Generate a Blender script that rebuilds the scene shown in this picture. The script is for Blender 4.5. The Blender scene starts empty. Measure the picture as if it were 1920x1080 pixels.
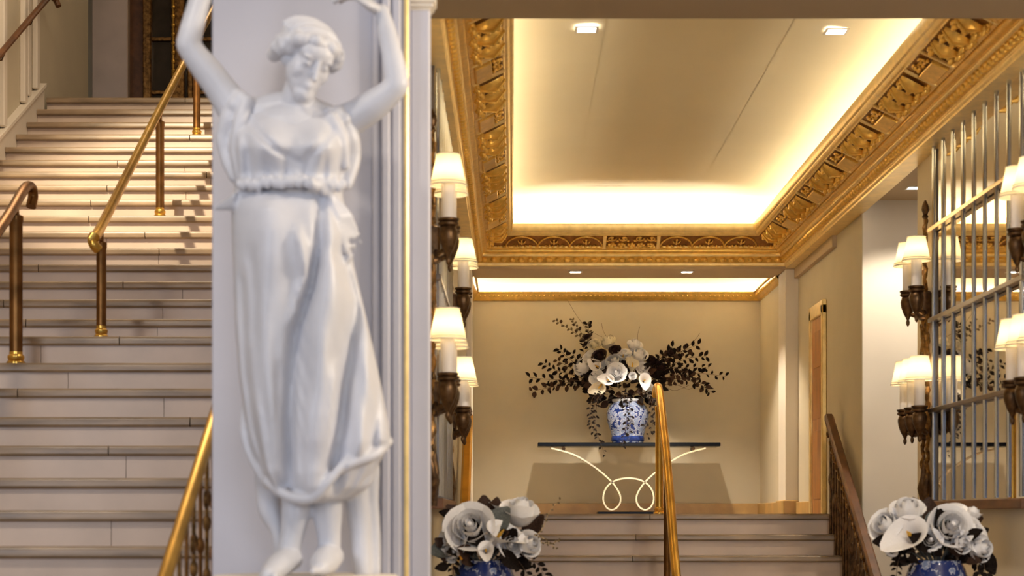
import bpy, math, random
from mathutils import Vector, Matrix
import numpy as np
R = random.Random(7)
PI = math.pi
SC = bpy.context.scene
COL = SC.collection
F, CX, HY = 3500.0, 960.0, 968.0          # focal length in pixels (1920 wide), vanishing point of the hall
E = 1.64                                   # eye height above the lobby floor

# ------------------------------------------------------------------ camera
cam_d = bpy.data.cameras.new('camera')
cam = bpy.data.objects.new('camera', cam_d); COL.objects.link(cam)
cam.location = (0, 0, E); cam.rotation_euler = (PI/2, 0, 0)
cam_d.sensor_width = 36; cam_d.lens = F/1920*36; cam_d.shift_y = (HY-540)/1920
cam_d.clip_end = 200
cam_d.dof.use_dof = True; cam_d.dof.focus_distance = 17.0; cam_d.dof.aperture_fstop = 3.4
SC.camera = cam

# ------------------------------------------------------------------ world, large lights, exposure
def srgb(r, g, b):
    f = lambda c: (c/255/12.92) if c <= 10 else ((c/255+.055)/1.055)**2.4
    return (f(r), f(g), f(b), 1)
wd = bpy.data.worlds.new('sky'); SC.world = wd; wd.use_nodes = True
wd.node_tree.nodes['Background'].inputs[0].default_value = (.62, .74, 1, 1)
wd.node_tree.nodes['Background'].inputs[1].default_value = 0.35
def lamp(name, typ, loc, aim, energy, col, size=1, size_y=None, spot=None, blend=.6):
    d = bpy.data.lights.new(name, typ); d.energy = energy; d.color = col
    if typ == 'AREA':
        d.size = size
        if size_y: d.shape = 'RECTANGLE'; d.size_y = size_y
    else:
        d.shadow_soft_size = size
    if spot: d.spot_size = math.radians(spot); d.spot_blend = blend
    o = bpy.data.objects.new(name, d); COL.objects.link(o)
    o.location = (loc[0], loc[1], loc[2]+E)
    if aim is not None:
        o.rotation_euler = (Vector(aim)-Vector(loc)).to_track_quat('-Z', 'Y').to_euler()
    return o
WARM = (1, .74, .42); WARM2 = (1, .87, .70); COOL = (.80, .86, 1)
lamp('entrance_daylight', 'AREA', (-4.6, .4, 1.9), (-.9, 6.4, .5), 76, COOL, 2.2, 2.2)
lamp('added_front_fill', 'AREA', (1.6, -3.0, 1.6), (1.4, 9, .6), 95, (.84, .9, 1), 2.4, 2.2)  # added cool fill for the front flowers and mirror bars; no window built
lamp('statue_downlight', 'SPOT', (-1.7, 4.4, 3.1), (-.75, 6.1, .5), 58, (1, .88, .72), .08, spot=50)
lamp('added_warm_fill', 'POINT', (2.3, 5.6, 1.75), None, 170, (1, .86, .68), .22)  # added warm fill so the gilded frieze gets light; no fixture exists
lamp('stair_chandelier', 'SPOT', (-3.9, 9.6, 6.2), (-2.35, 13.9, 2.9), 1900, (1, .83, .58), .07, spot=40, blend=.7)
lamp('added_stair_foot_fill', 'SPOT', (-3.0, 6.6, 3.1), (-2.7, 9.6, .2), 150, (1, .88, .76), .2, spot=75, blend=.9)  # added fill lifting the lower flight, not a fitting of the lobby
lamp('stair_hall_lamp', 'AREA', (-2.6, 12.5, 6.7), (-2.6, 11.5, 0), 130, (1, .82, .6), 2.5, 2.5)
lamp('added_passage_fill', 'AREA', (4.0, 12.6, 2.38), (4.0, 12.8, 0), 22, (1, .92, .82), .6, .6)  # extra unseen fill that evens the brightness of the passage wall
lamp('flower_spot', 'SPOT', (1.15, 17.8, 2.28), (1.2, 19.0, .85), 105, (1, .9, .76), .04, spot=38, blend=.8)
lamp('landing_lamp', 'AREA', (-3.0, 18.3, 6.7), (-3.0, 18.3, 0), 5, (1, .8, .55), 1.0, 1.0)
SC.view_settings.view_transform = 'Standard'; SC.view_settings.look = 'None'
SC.view_settings.gamma = 1; SC.view_settings.use_curve_mapping = False
SC.view_settings.exposure = 0.55
SC.cycles.use_denoising = True

# ------------------------------------------------------------------ helpers
def at(px, py, Y):
    return Vector(((px-CX)*Y/F, Y, (HY-py)*Y/F))
class MB:
    def __init__(s): s.v = []; s.f = []
    def add(s, v, f):
        n = len(s.v); s.v += [tuple(p) for p in v]; s.f += [tuple(i+n for i in q) for q in f]; return s
    def box(s, x0, x1, y0, y1, z0, z1):
        v = [(x, y, z) for z in (z0, z1) for y in (y0, y1) for x in (x0, x1)]
        return s.add(v, [(0,2,3,1),(4,5,7,6),(0,1,5,4),(2,6,7,3),(0,4,6,2),(1,3,7,5)])
    def cbox(s, x0, x1, y0, y1, z0, z1, c=.005):
        # box with chamfered edges: three stacked shells of an octagon
        def ring(z, d):
            a, b, e, g = x0+d, x1-d, y0+d, y1-d
            return [(a+c, e, z), (b-c, e, z), (b, e+c, z), (b, g-c, z), (b-c, g, z), (a+c, g, z), (a, g-c, z), (a, e+c, z)]
        return s.loft([ring(z0, c), ring(z0+c, 0), ring(z1-c, 0), ring(z1, c)])
    def loft(s, rings, caps=True, closed=True):
        n = len(rings[0]); v = [p for r in rings for p in r]; f = []
        for i in range(len(rings)-1):
            for j in range(n if closed else n-1):
                k = (j+1) % n
                f.append((i*n+j, i*n+k, (i+1)*n+k, (i+1)*n+j))
        if caps:
            f.append(tuple(range(n-1, -1, -1))); f.append(tuple(range((len(rings)-1)*n, len(rings)*n)))
        return s.add(v, f)
    def tube(s, pts, r, n=8, caps=True, flat=1.0, closed=False):
        P = [Vector(p) for p in pts]; m = len(P)
        rr = r if isinstance(r, (list, tuple)) else [r]*m
        rings = []; a = None
        for i in range(m):
            if closed: t = (P[(i+1) % m]-P[i-1]).normalized()
            else: t = (P[min(i+1, m-1)]-P[max(i-1, 0)]).normalized()
            if a is None:
                a = Vector((0, 0, 1)) if abs(t.z) < .9 else Vector((1, 0, 0))
            a = (a-t*a.dot(t)).normalized(); b = t.cross(a)
            rings.append([P[i]+(a*math.cos(2*PI*k/n)*rr[i]+b*math.sin(2*PI*k/n)*rr[i]*flat) for k in range(n)])
        if closed: rings.append(rings[0])
        return s.loft(rings, caps and not closed)
    def lathe(s, prof, n=20, c=(0, 0, 0), caps=True):
        rings = [[(c[0]+r*math.cos(2*PI*k/n), c[1]+r*math.sin(2*PI*k/n), c[2]+z) for k in range(n)] for r, z in prof]
        return s.loft(rings, caps)
    def ell(s, c, r, nu=12, nv=8, M=None):
        if not hasattr(r, '__len__'): r = (r, r, r)
        c = Vector(c); v = []; f = []
        def P(x, y, z):
            p = Vector((x*r[0], y*r[1], z*r[2]))
            return c+(M @ p if M else p)
        v.append(P(0, 0, -1))
        for i in range(1, nv):
            t = -PI/2+PI*i/nv
            for k in range(nu):
                v.append(P(math.cos(t)*math.cos(2*PI*k/nu), math.cos(t)*math.sin(2*PI*k/nu), math.sin(t)))
        v.append(P(0, 0, 1)); top = len(v)-1
        for k in range(nu):
            f.append((0, 1+(k+1) % nu, 1+k)); f.append((top, top-nu+k, top-nu+(k+1) % nu))
        for i in range(nv-2):
            for k in range(nu):
                a = 1+i*nu+k; b = 1+i*nu+(k+1) % nu
                f.append((a, b, b+nu, a+nu))
        return s.add(v, f)
    def prism(s, poly, axis, a, b):
        # poly: (p,q) in the two axes left after `axis`, in x,y,z order
        def mk(p, t):
            l = list(p); l.insert(axis, t); return tuple(l)
        return s.loft([[mk(p, a) for p in poly], [mk(p, b) for p in poly]])
    def grid(s, fn, nu, nv):
        v = [fn(i/nu, j/nv) for j in range(nv+1) for i in range(nu+1)]
        f = [(j*(nu+1)+i, j*(nu+1)+i+1, (j+1)*(nu+1)+i+1, (j+1)*(nu+1)+i) for j in range(nv) for i in range(nu)]
        return s.add(v, f)
    def mesh(s, name, dz=0, ang=35):
        me = bpy.data.meshes.new(name)
        me.from_pydata([(x, y, z+dz) for x, y, z in s.v], [], s.f)
        me.validate()
        import bmesh
        bm = bmesh.new(); bm.from_mesh(me); bmesh.ops.recalc_face_normals(bm, faces=bm.faces); bm.to_mesh(me); bm.free()
        if ang:
            me.polygons.foreach_set('use_smooth', [True]*len(me.polygons))
            me.set_sharp_from_angle(angle=math.radians(ang))
        return me
def props(o, label=None, cat=None, group=None, kind=None):
    for k, v in (('label', label), ('category', cat), ('group', group), ('kind', kind)):
        if v: o[k] = v
    return o
def wl(o):
    p = Vector((0, 0, 0))
    while o: p += Vector(o.location); o = o.parent
    return p
def link(name, me, mat, parent=None):
    if mat and not me.materials: me.materials.append(mat)
    o = bpy.data.objects.new(name, me); COL.objects.link(o)
    if parent: o.parent = parent
    return o
def wobj(name, mb, mat, parent=None, ang=35):
    """mesh authored in world x, y and eye-relative z"""
    o = link(name, mb.mesh(name, E, ang), mat, parent)
    if parent: o.location = -wl(parent)
    return o
def lobj(name, mb, mat, parent=None, ang=35):
    """mesh authored in the parent's own coordinates"""
    return link(name, mb.mesh(name, 0, ang), mat, parent)
def thing(name, loc, label, cat, group=None, rz=0):
    o = bpy.data.objects.new(name, None); COL.objects.link(o); o.empty_display_size = .1
    o.location = (loc[0], loc[1], loc[2]+E); o.rotation_euler = (0, 0, rz)
    return props(o, label, cat, group)
def struct(name, mb, mat, label, cat, parent=None):
    return props(wobj(name, mb, mat, parent), label, cat, None, 'structure')
def copy_tree(o, parent=None):
    c = o.copy(); COL.objects.link(c); c.parent = parent
    for ch in list(o.children): copy_tree(ch, c)
    return c
def bez(pts, n=8):
    """Catmull-Rom through points"""
    P = [Vector(p) for p in pts]; out = []
    for i in range(len(P)-1):
        p0 = P[max(i-1, 0)]; p1 = P[i]; p2 = P[i+1]; p3 = P[min(i+2, len(P)-1)]
        for k in range(n):
            t = k/n
            out.append(.5*((2*p1)+(p2-p0)*t+(2*p0-5*p1+4*p2-p3)*t*t+(3*p1-p0-3*p2+p3)*t**3))
    return out+[P[-1]]

# ------------------------------------------------------------------ materials
def mat(name, col, rough=.5, metal=0, var=.12, scale=6, bump=0, bscale=40, emit=None, estr=0, spec=None, stretch=None, coat=0, col2=None, sharp=False):
    m = bpy.data.materials.new(name); m.use_nodes = True
    N = m.node_tree.nodes; L = m.node_tree.links; b = N['Principled BSDF']
    b.inputs['Roughness'].default_value = rough; b.inputs['Metallic'].default_value = metal
    if coat: b.inputs['Coat Weight'].default_value = coat
    if spec is not None: b.inputs['Specular IOR Level'].default_value = spec
    tc = N.new('ShaderNodeTexCoord'); mp = N.new('ShaderNodeMapping'); L.new(tc.outputs['Object'], mp.inputs[0])
    if stretch: mp.inputs['Scale'].default_value = stretch
    nz = N.new('ShaderNodeTexNoise'); nz.inputs['Scale'].default_value = scale; nz.inputs['Detail'].default_value = 6
    L.new(mp.outputs[0], nz.inputs['Vector'])
    cr = N.new('ShaderNodeValToRGB'); L.new(nz.outputs[0], cr.inputs[0])
    c1 = col2 or [c*(1-var*1.6) for c in col[:3]]+[1]; c2 = [min(1, c*(1+var)) for c in col[:3]]+[1]
    cr.color_ramp.elements[0].color = c1; cr.color_ramp.elements[1].color = c2
    cr.color_ramp.elements[0].position = .47 if sharp else .32; cr.color_ramp.elements[1].position = .53 if sharp else .68
    L.new(cr.outputs[0], b.inputs['Base Color'])
    if bump:
        n2 = N.new('ShaderNodeTexNoise'); n2.inputs['Scale'].default_value = bscale; n2.inputs['Detail'].default_value = 4
        L.new(mp.outputs[0], n2.inputs['Vector'])
        bp = N.new('ShaderNodeBump'); bp.inputs['Strength'].default_value = bump; bp.inputs['Distance'].default_value = .01
        L.new(n2.outputs[0], bp.inputs['Height']); L.new(bp.outputs[0], b.inputs['Normal'])
    if emit:
        b.inputs['Emission Color'].default_value = emit; b.inputs['Emission Strength'].default_value = estr
    return m
def emitmat(name, col, s):
    m = bpy.data.materials.new(name); m.use_nodes = True; N = m.node_tree.nodes
    N.remove(N['Principled BSDF']); e = N.new('ShaderNodeEmission'); e.inputs[0].default_value = (*col, 1); e.inputs[1].default_value = s
    m.node_tree.links.new(e.outputs[0], N['Material Output'].inputs[0]); return m
M = {}
M['plaster'] = mat('tan_plaster', srgb(203, 192, 167), .75, var=.03, scale=2, bump=.05, bscale=90)
M['wallcream'] = mat('warm_cream_plaster', srgb(216, 203, 178), .7, var=.03, scale=2)
M['cream'] = mat('cream_paint', srgb(226, 216, 200), .6, var=.03, scale=2)
M['pillar'] = mat('lilac_white_paint', srgb(194, 193, 202), .5, var=.03, scale=2)
M['ceil'] = mat('ceiling_paint', srgb(240, 228, 198), .8, var=.02, scale=1)
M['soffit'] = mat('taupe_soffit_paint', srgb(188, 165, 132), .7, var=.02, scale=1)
M['gold'] = mat('gilding', srgb(240, 196, 100), .28, .6, var=.1, scale=20)
M['gold_shaded'] = mat('shaded_recess_gilding', srgb(150, 100, 42), .45, .6, var=.2, scale=20)  # darkened gold: the frieze recess's shade is put into its colour
M['gold_light'] = mat('pale_gilding', srgb(246, 216, 144), .34, .5, var=.08, scale=14)
M['brass'] = mat('polished_brass', srgb(226, 178, 84), .22, .9, var=.18, scale=5, stretch=(1, 1, 1))
M['brass_dark'] = mat('aged_brass', srgb(132, 92, 50), .33, .9, var=.25, scale=9)
M['bronze'] = mat('dark_bronze', srgb(98, 74, 50), .36, .85, var=.35, scale=25)
M['gilt_bronze'] = mat('worn_gilt_bronze', srgb(142, 106, 60), .4, .8, var=.4, scale=30)
M['chrome'] = mat('chrome', srgb(200, 205, 214), .14, 1, var=.04)
M['steel_dark'] = mat('dark_steel', srgb(120, 108, 96), .3, .9, var=.1)
M['mirror'] = mat('mirror_silver', (.86, .86, .86, 1), .015, 1, var=.0)
M['black_glass'] = mat('black_lacquer', srgb(10, 11, 16), .2, 0, var=.1, spec=.08)
M['nickel'] = mat('brushed_champagne_metal', srgb(214, 190, 150), .25, .95, var=.06)
M['tread'] = mat('veined_marble_tread', srgb(150, 128, 102), .33, var=.2, scale=3.5, stretch=(1, 4, 6))
M['riser'] = mat('pinkish_marble_riser', srgb(208, 188, 170), .35, var=.06, scale=3)
M['floor'] = mat('polished_floor_stone', srgb(150, 134, 116), .25, var=.1, scale=2)
M['marble'] = mat('white_statue_marble', srgb(206, 207, 214), .42, var=.07, scale=5, bump=.04, bscale=30)
M['wood'] = mat('honey_wood', srgb(186, 124, 56), .35, var=.2, scale=4, stretch=(6, 6, .6))
M['woodrail'] = mat('brown_wood', srgb(104, 66, 36), .5, var=.2, scale=4, stretch=(4, 1, 4))
M['basewood'] = mat('golden_stone_base', srgb(196, 156, 92), .35, var=.12, scale=5)
M['glass_dark'] = mat('dark_door_glass', srgb(52, 44, 38), .06, 0, var=.2)
M['petal'] = mat('white_petal', srgb(246, 244, 244), .55, var=.03, scale=20)
M['petal_cream'] = mat('cream_petal', srgb(246, 236, 212), .55, var=.1, scale=20)
M['petal_dark'] = mat('burgundy_black_petal', srgb(52, 30, 26), .55, var=.3, scale=20)
M['leaf'] = mat('dark_burgundy_leaf', srgb(32, 24, 20), .75, var=.35, scale=20, spec=.1)
M['leaf_brown'] = mat('brown_velvet_leaf', srgb(66, 46, 35), .6, var=.3, scale=20, spec=.2)
M['leaf_grey'] = mat('grey_green_leaf', srgb(96, 100, 98), .6, var=.2, scale=20)
M['twig'] = mat('thin_brown_twig', srgb(84, 62, 42), .7, var=.2)
M['twig_gold'] = mat('dry_straw_twig', srgb(196, 168, 118), .7, var=.2)
M['bud'] = mat('olive_bud', srgb(110, 92, 62), .6, var=.3, scale=20)
M['candle'] = mat('white_candle_sleeve', srgb(226, 220, 216), .5, var=.03)
M['spadix'] = mat('yellow_spadix', srgb(220, 170, 60), .6, var=.1)
M['led'] = emitmat('cove_led', (1, .88, .68), 92)
M['led_side'] = emitmat('cove_led_side', (1, .88, .68), 16)
M['beam'] = mat('shade_toned_soffit_paint', srgb(140, 120, 95), .7, var=.02, scale=1)  # darker than the tan paint: shade of the unlit underside put into the colour
M['led_back'] = emitmat('alcove_led', (1, .88, .68), 40)
M['downlight'] = emitmat('downlight_glow', (1, .93, .8), 9)
def shade_material():
    m = bpy.data.materials.new('pleated_cream_shade'); m.use_nodes = True; N = m.node_tree.nodes; L = m.node_tree.links
    b = N['Principled BSDF']; b.inputs['Base Color'].default_value = srgb(236, 222, 190); b.inputs['Roughness'].default_value = .8
    tr = N.new('ShaderNodeBsdfTranslucent'); tr.inputs[0].default_value = srgb(246, 226, 180)
    mx = N.new('ShaderNodeMixShader'); mx.inputs[0].default_value = .55
    L.new(b.outputs[0], mx.inputs[1]); L.new(tr.outputs[0], mx.inputs[2]); L.new(mx.outputs[0], N['Material Output'].inputs[0])
    b.inputs['Emission Color'].default_value = (1, .86, .6, 1); b.inputs['Emission Strength'].default_value = .25
    return m
M['shade'] = shade_material()
def vase_material(name, cover, scale):
    m = bpy.data.materials.new(name); m.use_nodes = True; N = m.node_tree.nodes; L = m.node_tree.links
    b = N['Principled BSDF']; b.inputs['Roughness'].default_value = .12
    tc = N.new('ShaderNodeTexCoord')
    vo = N.new('ShaderNodeTexVoronoi'); vo.inputs['Scale'].default_value = scale; vo.feature = 'SMOOTH_F1'
    nz = N.new('ShaderNodeTexNoise'); nz.inputs['Scale'].default_value = scale*2; nz.inputs['Detail'].default_value = 3; nz.inputs['Distortion'].default_value = 1.2
    L.new(tc.outputs['Object'], vo.inputs['Vector']); L.new(tc.outputs['Object'], nz.inputs['Vector'])
    ad = N.new('ShaderNodeMath'); ad.operation = 'ADD'; L.new(vo.outputs['Distance'], ad.inputs[0]); L.new(nz.outputs[0], ad.inputs[1])
    sp = N.new('ShaderNodeSeparateXYZ'); L.new(tc.outputs['Object'], sp.inputs[0])
    cr = N.new('ShaderNodeValToRGB'); L.new(ad.outputs[0], cr.inputs[0])
    e = cr.color_ramp.elements; e[0].position = cover-.06; e[1].position = cover+.04
    e[0].color = srgb(206, 210, 218); e[1].color = srgb(34, 52, 112)
    x = e.new(cover-.14); x.color = srgb(128, 142, 176)
    L.new(cr.outputs[0], b.inputs['Base Color'])
    return m
M['vase_white'] = vase_material('blue_on_white_porcelain', 1.0, 26)
M['vase_blue'] = vase_material('white_on_blue_porcelain', .80, 18)
M['cobalt'] = mat('cobalt_glaze', srgb(36, 58, 124), .15, var=.25, scale=30)
M['porcelain'] = mat('white_porcelain', srgb(220, 224, 230), .15, var=.05)
# ------------------------------------------------------------------ the setting
XL, XR = -.43, 2.70            # hall walls
YJ, YB = 17.56, 19.6           # face of the end header, back wall of the alcove
ZF = -E
struct('floor', MB().box(-6, 6, -4, 15.2, ZF-.1, ZF), M['floor'], 'polished stone floor of the lobby and hall', 'floor')
struct('floor', MB().box(XL, XR, 15.55, YB, -.15, .02), M['floor'], 'raised stone landing under the console table', 'floor')
struct('floor', MB().box(-4.17, -1.1, 16.85, 20.0, 3.2, 3.70), M['tread'], 'upper landing at the head of the marble staircase', 'floor')
# hall walls
struct('wall_left', MB().box(-.60, XL, 7.4, YB+.2, ZF, 3.1), M['plaster'], 'tan plaster wall behind the statue pillar carrying sconces', 'wall')
struct('wall_right', MB().box(XR, XR+.25, 8.3, 12.43, ZF, 3.1), M['wallcream'], 'tan plaster wall carrying the barred mirror', 'wall')
struct('wall_right', MB().box(XR, 5.2, 14.36, YB+.2, ZF, 3.1), M['cream'], 'cream wall facing the hall beside the stairs', 'wall')
struct('wall_right', MB().box(XR-.006, XR, 14.362, YJ, -.6, 2.33), M['plaster'], 'tan wall face behind the brass balustrade', 'wall')
struct('wall_right', MB().box(5.2, 5.4, 8.3, 14.4, ZF, 3.1), M['cream'], 'cream end wall of the side passage', 'wall')
struct('wall_front', MB().box(XR+.25, 5.4, 8.3, 8.5, ZF, 3.1), M['cream'], 'cream lobby wall beside the hall opening', 'wall')
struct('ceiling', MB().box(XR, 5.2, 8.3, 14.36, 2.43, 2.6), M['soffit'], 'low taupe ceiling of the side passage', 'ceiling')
struct('wall_back', MB().box(-.6, XR+.1, YB, YB+.2, -.15, 3.1), M['plaster'], 'tan plaster back wall behind the console table', 'wall')
struct('wall_alcove', MB().box(2.605, XR, 18.0, YB, -.15, 2.62), M['plaster'], 'side wall of the flower alcove', 'wall')
# end header with its jambs
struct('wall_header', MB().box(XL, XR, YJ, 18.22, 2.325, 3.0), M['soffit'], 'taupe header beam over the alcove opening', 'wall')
j = struct('trim_1', MB().cbox(2.57, XR, YJ, 18.0, .02, 2.325, .006), M['cream'], 'cream pilaster jamb beside the alcove opening', 'trim')
struct('trim_2', MB().cbox(XL, -.378, YJ, 18.0, .02, 2.325, .006), M['cream'], 'narrow cream jamb behind the sconces', 'trim')
struct('trim_3', MB().cbox(2.655, XR, 15.49, YJ, 2.235, 2.335, .004), M['soffit'], 'taupe fascia below the gilded cornice above the door', 'trim')
struct('ceiling', MB().box(XL, XR, 18.0, YB, 2.62, 2.75), M['ceil'], 'cream ceiling of the alcove washed by cove light', 'ceiling')
struct('ceiling', MB().box(-.6, XR+.25, 8.7, 18.0, 2.95, 3.1), M['ceil'], 'pale cream ceiling panel inside the gilded frame', 'ceiling')
struct('wall_beam', MB().box(-.6, XR+.25, 8.2, 8.72, 2.325, 3.4), M['beam'], 'soffit beam coloured as if in shade across the hall entrance', 'wall')
# lobby shell
struct('ceiling', MB().box(-6, 5.5, -4, 8.2, 3.2, 3.4), M['cream'], 'lobby ceiling above the statue', 'ceiling')
struct('wall_lobby', MB().box(5.4, 5.6, -4, 8.5, ZF, 3.3), M['cream'], 'cream side wall of the lobby', 'wall')
struct('wall_lobby', MB().box(-6.2, -6, -4, 8.3, ZF, 3.3), M['cream'], 'cream lobby wall beside the marble staircase', 'wall')
# stair hall shell
XS0, XS1 = -4.17, -1.1
struct('wall_stair', MB().box(XS0-.25, XS0, 8.2, 18.36, ZF, 6.9), M['plaster'], 'tan wall along the marble staircase', 'wall')
struct('wall_stair', MB().box(XS0-.9, XS0-.7, 18.36, 20.2, 2.5, 6.9), M['plaster'], 'recessed tan wall of the upper landing', 'wall')
struct('wall_stair', MB().box(XS1, -.6, 7.4, 20.2, ZF, 6.9), M['pillar'], 'pale partition wall between staircase and hall', 'wall')
struct('wall_stair', MB().box(-6, XS0-.2, 8.2, 8.4, ZF, 6.9), M['plaster'], 'tan wall beside the foot of the staircase', 'wall')
struct('wall_stair', MB().box(-6, -.6, 8.2, 8.3, 3.2, 6.9), M['cream'], 'cream wall above the staircase opening', 'wall')
struct('wall_stair', MB().box(-5.2, -.6, 20.0, 20.2, 2.5, 6.9), M['plaster'], 'tan back wall of the upper landing', 'wall')
struct('ceiling', MB().box(-6, -.6, 8.2, 20.2, 6.8, 7.0), M['ceil'], 'ceiling over the marble staircase', 'ceiling')
# upper landing: curved niche wall, stone panel, dark strip for a shaded recess
p0, p1 = at(166, 0, 19.6), at(234, 0, 19.6)
struct('trim_4', MB().cbox(p0.x, p1.x, 19.75, 20.0, 3.70, 6.8, .01), M['riser'], 'pale stone panel on the upper landing wall', 'trim')
struct('trim_8', MB().cbox(at(236, 0, 19.8).x, at(269, 0, 19.8).x, 19.86, 20.0, 3.70, 6.8, .01), M['woodrail'], 'dark brown strip painting the recess shade beside the glazed doors', 'trim')  # dark panel stands in for the shade of a wall recess
# sloping plinth along the stair wall
def zpitch(Y): return at(0, 187, 16.5).z+(Y-16.5)*.52
poly = [(12.5, zpitch(12.5)-.3), (16.45, zpitch(16.45)-.3), (16.45, zpitch(16.45)+.13), (12.5, zpitch(12.5)+.13)]
mb = MB().prism(poly, 0, XS0, XS0+.05)
struct('baseboard_stair', mb, M['cream'], 'cream sloping skirting beside the upper steps', 'baseboard')
capm = MB().prism([(12.5, zpitch(12.5)+.13), (16.45, zpitch(16.45)+.13), (16.45, zpitch(16.45)+.16), (12.5, zpitch(12.5)+.16)], 0, XS0, XS0+.07)
wobj('skirting_cap', capm, M['cream'], bpy.data.objects['baseboard_stair'])
# pilaster mouldings on the stair wall, above the plinth
t5 = None
for k, Y in enumerate((14.75, 14.98, 15.2, 15.85, 16.05, 16.25)):
    mb = MB().cbox(XS0, XS0+(.05 if k % 3 != 1 else .03), Y-.05, Y+.05, zpitch(Y)+.16, 6.8, .01)
    if t5 is None:
        t5 = struct('trim_5', mb, M['cream'], 'cream vertical pilaster mouldings on the stair wall', 'trim')
    else: wobj('moulding_strip', mb, M['cream'], t5)

# gold baseboard of the landing
bb = struct('baseboard_back', MB().cbox(XL, 2.605, YB-.03, YB, .02, .135, .006), M['basewood'], 'honey coloured baseboard behind the console table', 'baseboard')
struct('baseboard_right', MB().cbox(2.575, 2.605, 18.0, YB-.03, .02, .135, .006), M['basewood'], 'honey coloured baseboard of the alcove side wall', 'baseboard')
struct('baseboard_right', MB().cbox(2.545, XR-.006, YJ-.03, 18.0, .02, .15, .006), M['basewood'], 'honey coloured base block under the pilaster jamb', 'baseboard')
struct('baseboard_right', MB().cbox(XR-.035, XR-.006, 16.75, YJ-.03, .02, .135, .006), M['basewood'], 'short honey coloured baseboard beside the door', 'baseboard')

# ------------------------------------------------------------------ staircases
def slab_poly(y0, y1, zt, th=.05):
    return [(y0+.008, zt-th), (y1, zt-th), (y1, zt), (y0+.010, zt), (y0+.003, zt-.006), (y0, zt-.014), (y0, zt-th+.010)]
def split(x0, x1, lo, hi):
    xs = [x0]
    while xs[-1] < x1-lo*.6:
        xs.append(xs[-1]+R.uniform(lo, hi))
    xs[-1] = x1
    return xs
def staircase(root, steps, x0, x1, lo, hi):
    """steps: list of (front Y, back Y, top z) from low to high"""
    zprev = ZF
    for (y0, y1, zt) in steps:
        xs = split(x0, x1, lo, hi)
        for a, b in zip(xs, xs[1:]):
            wobj('tread_slab', MB().prism(slab_poly(y0, y1, zt), 0, a+.003, b-.003), M['tread'], root, 30)
        xs = split(x0, x1, lo*1.3, hi*1.3)
        for a, b in zip(xs, xs[1:]):
            wobj('riser_slab', MB().box(a+.0015, b-.0015, y0+.03, y0+.06, zprev, zt-.05), M['riser'], root)
        wobj('step_core', MB().box(x0+.01, x1-.01, y0+.06, y1, zprev-.02, zt-.051), M['riser'], root)
        zprev = zt
s1 = thing('staircase', (1.1, 14, ZF), 'short flight of pink marble steps rising to the alcove landing', 'staircase')
st = [(15.3-.28*i, 15.3-.28*i+(.33 if i else .30), .02-.166*i) for i in range(9, -1, -1)]
staircase(s1, st, XL, XR-.01, 1.3, 2.0)
ys = [1034,965,904,843,789,735,687,637,604,567,533,501,470,439,409,379,351,326,304,280,256,233,209,187]
def stY(n): return 8.4*(1+.04*n+(.045 if n > 7 else 0))
def stZ(n):
    if n >= 0: return (HY-ys[n])*stY(n)/F+.02
    return (HY-ys[0])*stY(0)/F+.02+.166*n
s2 = thing('staircase', (-2.6, 12, ZF), 'wide marble staircase with veined treads climbing to the upper landing', 'staircase')
st = [(stY(n), (stY(n+1)+.05 if n < 23 else 16.9), stZ(n)) for n in range(-8, 24)]
staircase(s2, st, XS0+.05, XS1, .9, 1.9)

# ------------------------------------------------------------------ statue pillar
YP = 6.5
px = lambda x, Y=YP: (x-CX)*Y/F
pil = thing('pillar', (px(600), 7.0, ZF), 'lilac white square pillar behind the marble statue', 'pillar')
wobj('shaft', MB().cbox(px(397), px(768), YP, 7.4, ZF, 3.2, .006), M['pillar'], pil)
wobj('side_pilaster', MB().cbox(px(768), px(805), YP+.05, 6.62, ZF, 3.2, .006), M['pillar'], pil)
for a, b, d in ((698, 712, .018), (716, 732, .028), (736, 752, .016)):
    wobj('panel_moulding', MB().cbox(px(a), px(b), YP-d, YP+.01, ZF, 3.2, .006), M['pillar'], pil)
wobj('gilt_fillet', MB().tube([(px(762), YP-.004, ZF), (px(762), YP-.004, 3.2)], .009, 10), M['gold_light'], pil)
mb = MB()
for z0, z1, o in ((1.775, 1.785, .004), (1.785, 1.80, .012), (1.80, 1.84, .02)):
    mb.cbox(px(768), px(805)+o, YP+.05-o, 6.62+o, z0, z1, .003)
wobj('pilaster_capital', mb, M['cream'], pil)

# ------------------------------------------------------------------ main gilded coffer frame
cX0, cX1, cY0, cY1 = .01, 2.228, 8.7, 17.22
def frame_sweep(mb, prof, x0=cX0, x1=cX1, y0=cY0, y1=cY1):
    rings = []
    for u, z in prof:
        rings.append([(x0-u, y0-u, z), (x1+u, y0-u, z), (x1+u, y1+u, z), (x0-u, y1+u, z)])
    # corners must stay sharp: loft around
    return mb.loft(rings, caps=False)
def arcprof(u0, z0, u1, z1, bulge, n=8):
    out = []
    nx, nz = -(z0-z1), -(u1-u0); l = math.hypot(nx, nz); nx /= l; nz /= l
    for i in range(n+1):
        t = i/n; b = math.sin(PI*t)*bulge
        out.append((u0+(u1-u0)*t+nx*b, z0+(z1-z0)*t+nz*b))
    return out
fr = struct('trim_6', frame_sweep(MB(), [(.055, 2.603), (.245, 2.512)]), M['gold_shaded'], 'gilded relief frieze framing the lit ceiling panel', 'trim')
wobj('lip_moulding', frame_sweep(MB(), [(.02, 2.70), (0, 2.70), (0, 2.645), (.008, 2.632), (.022, 2.628), (.024, 2.618), (.034, 2.606), (.05, 2.604), (.055, 2.596), (.064, 2.60)]), M['gold_light'], fr)
wobj('frieze_border', frame_sweep(MB(), [(.222, 2.523), (.224, 2.512), (.246, 2.500), (.25, 2.508)]), M['gold'], fr)
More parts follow.
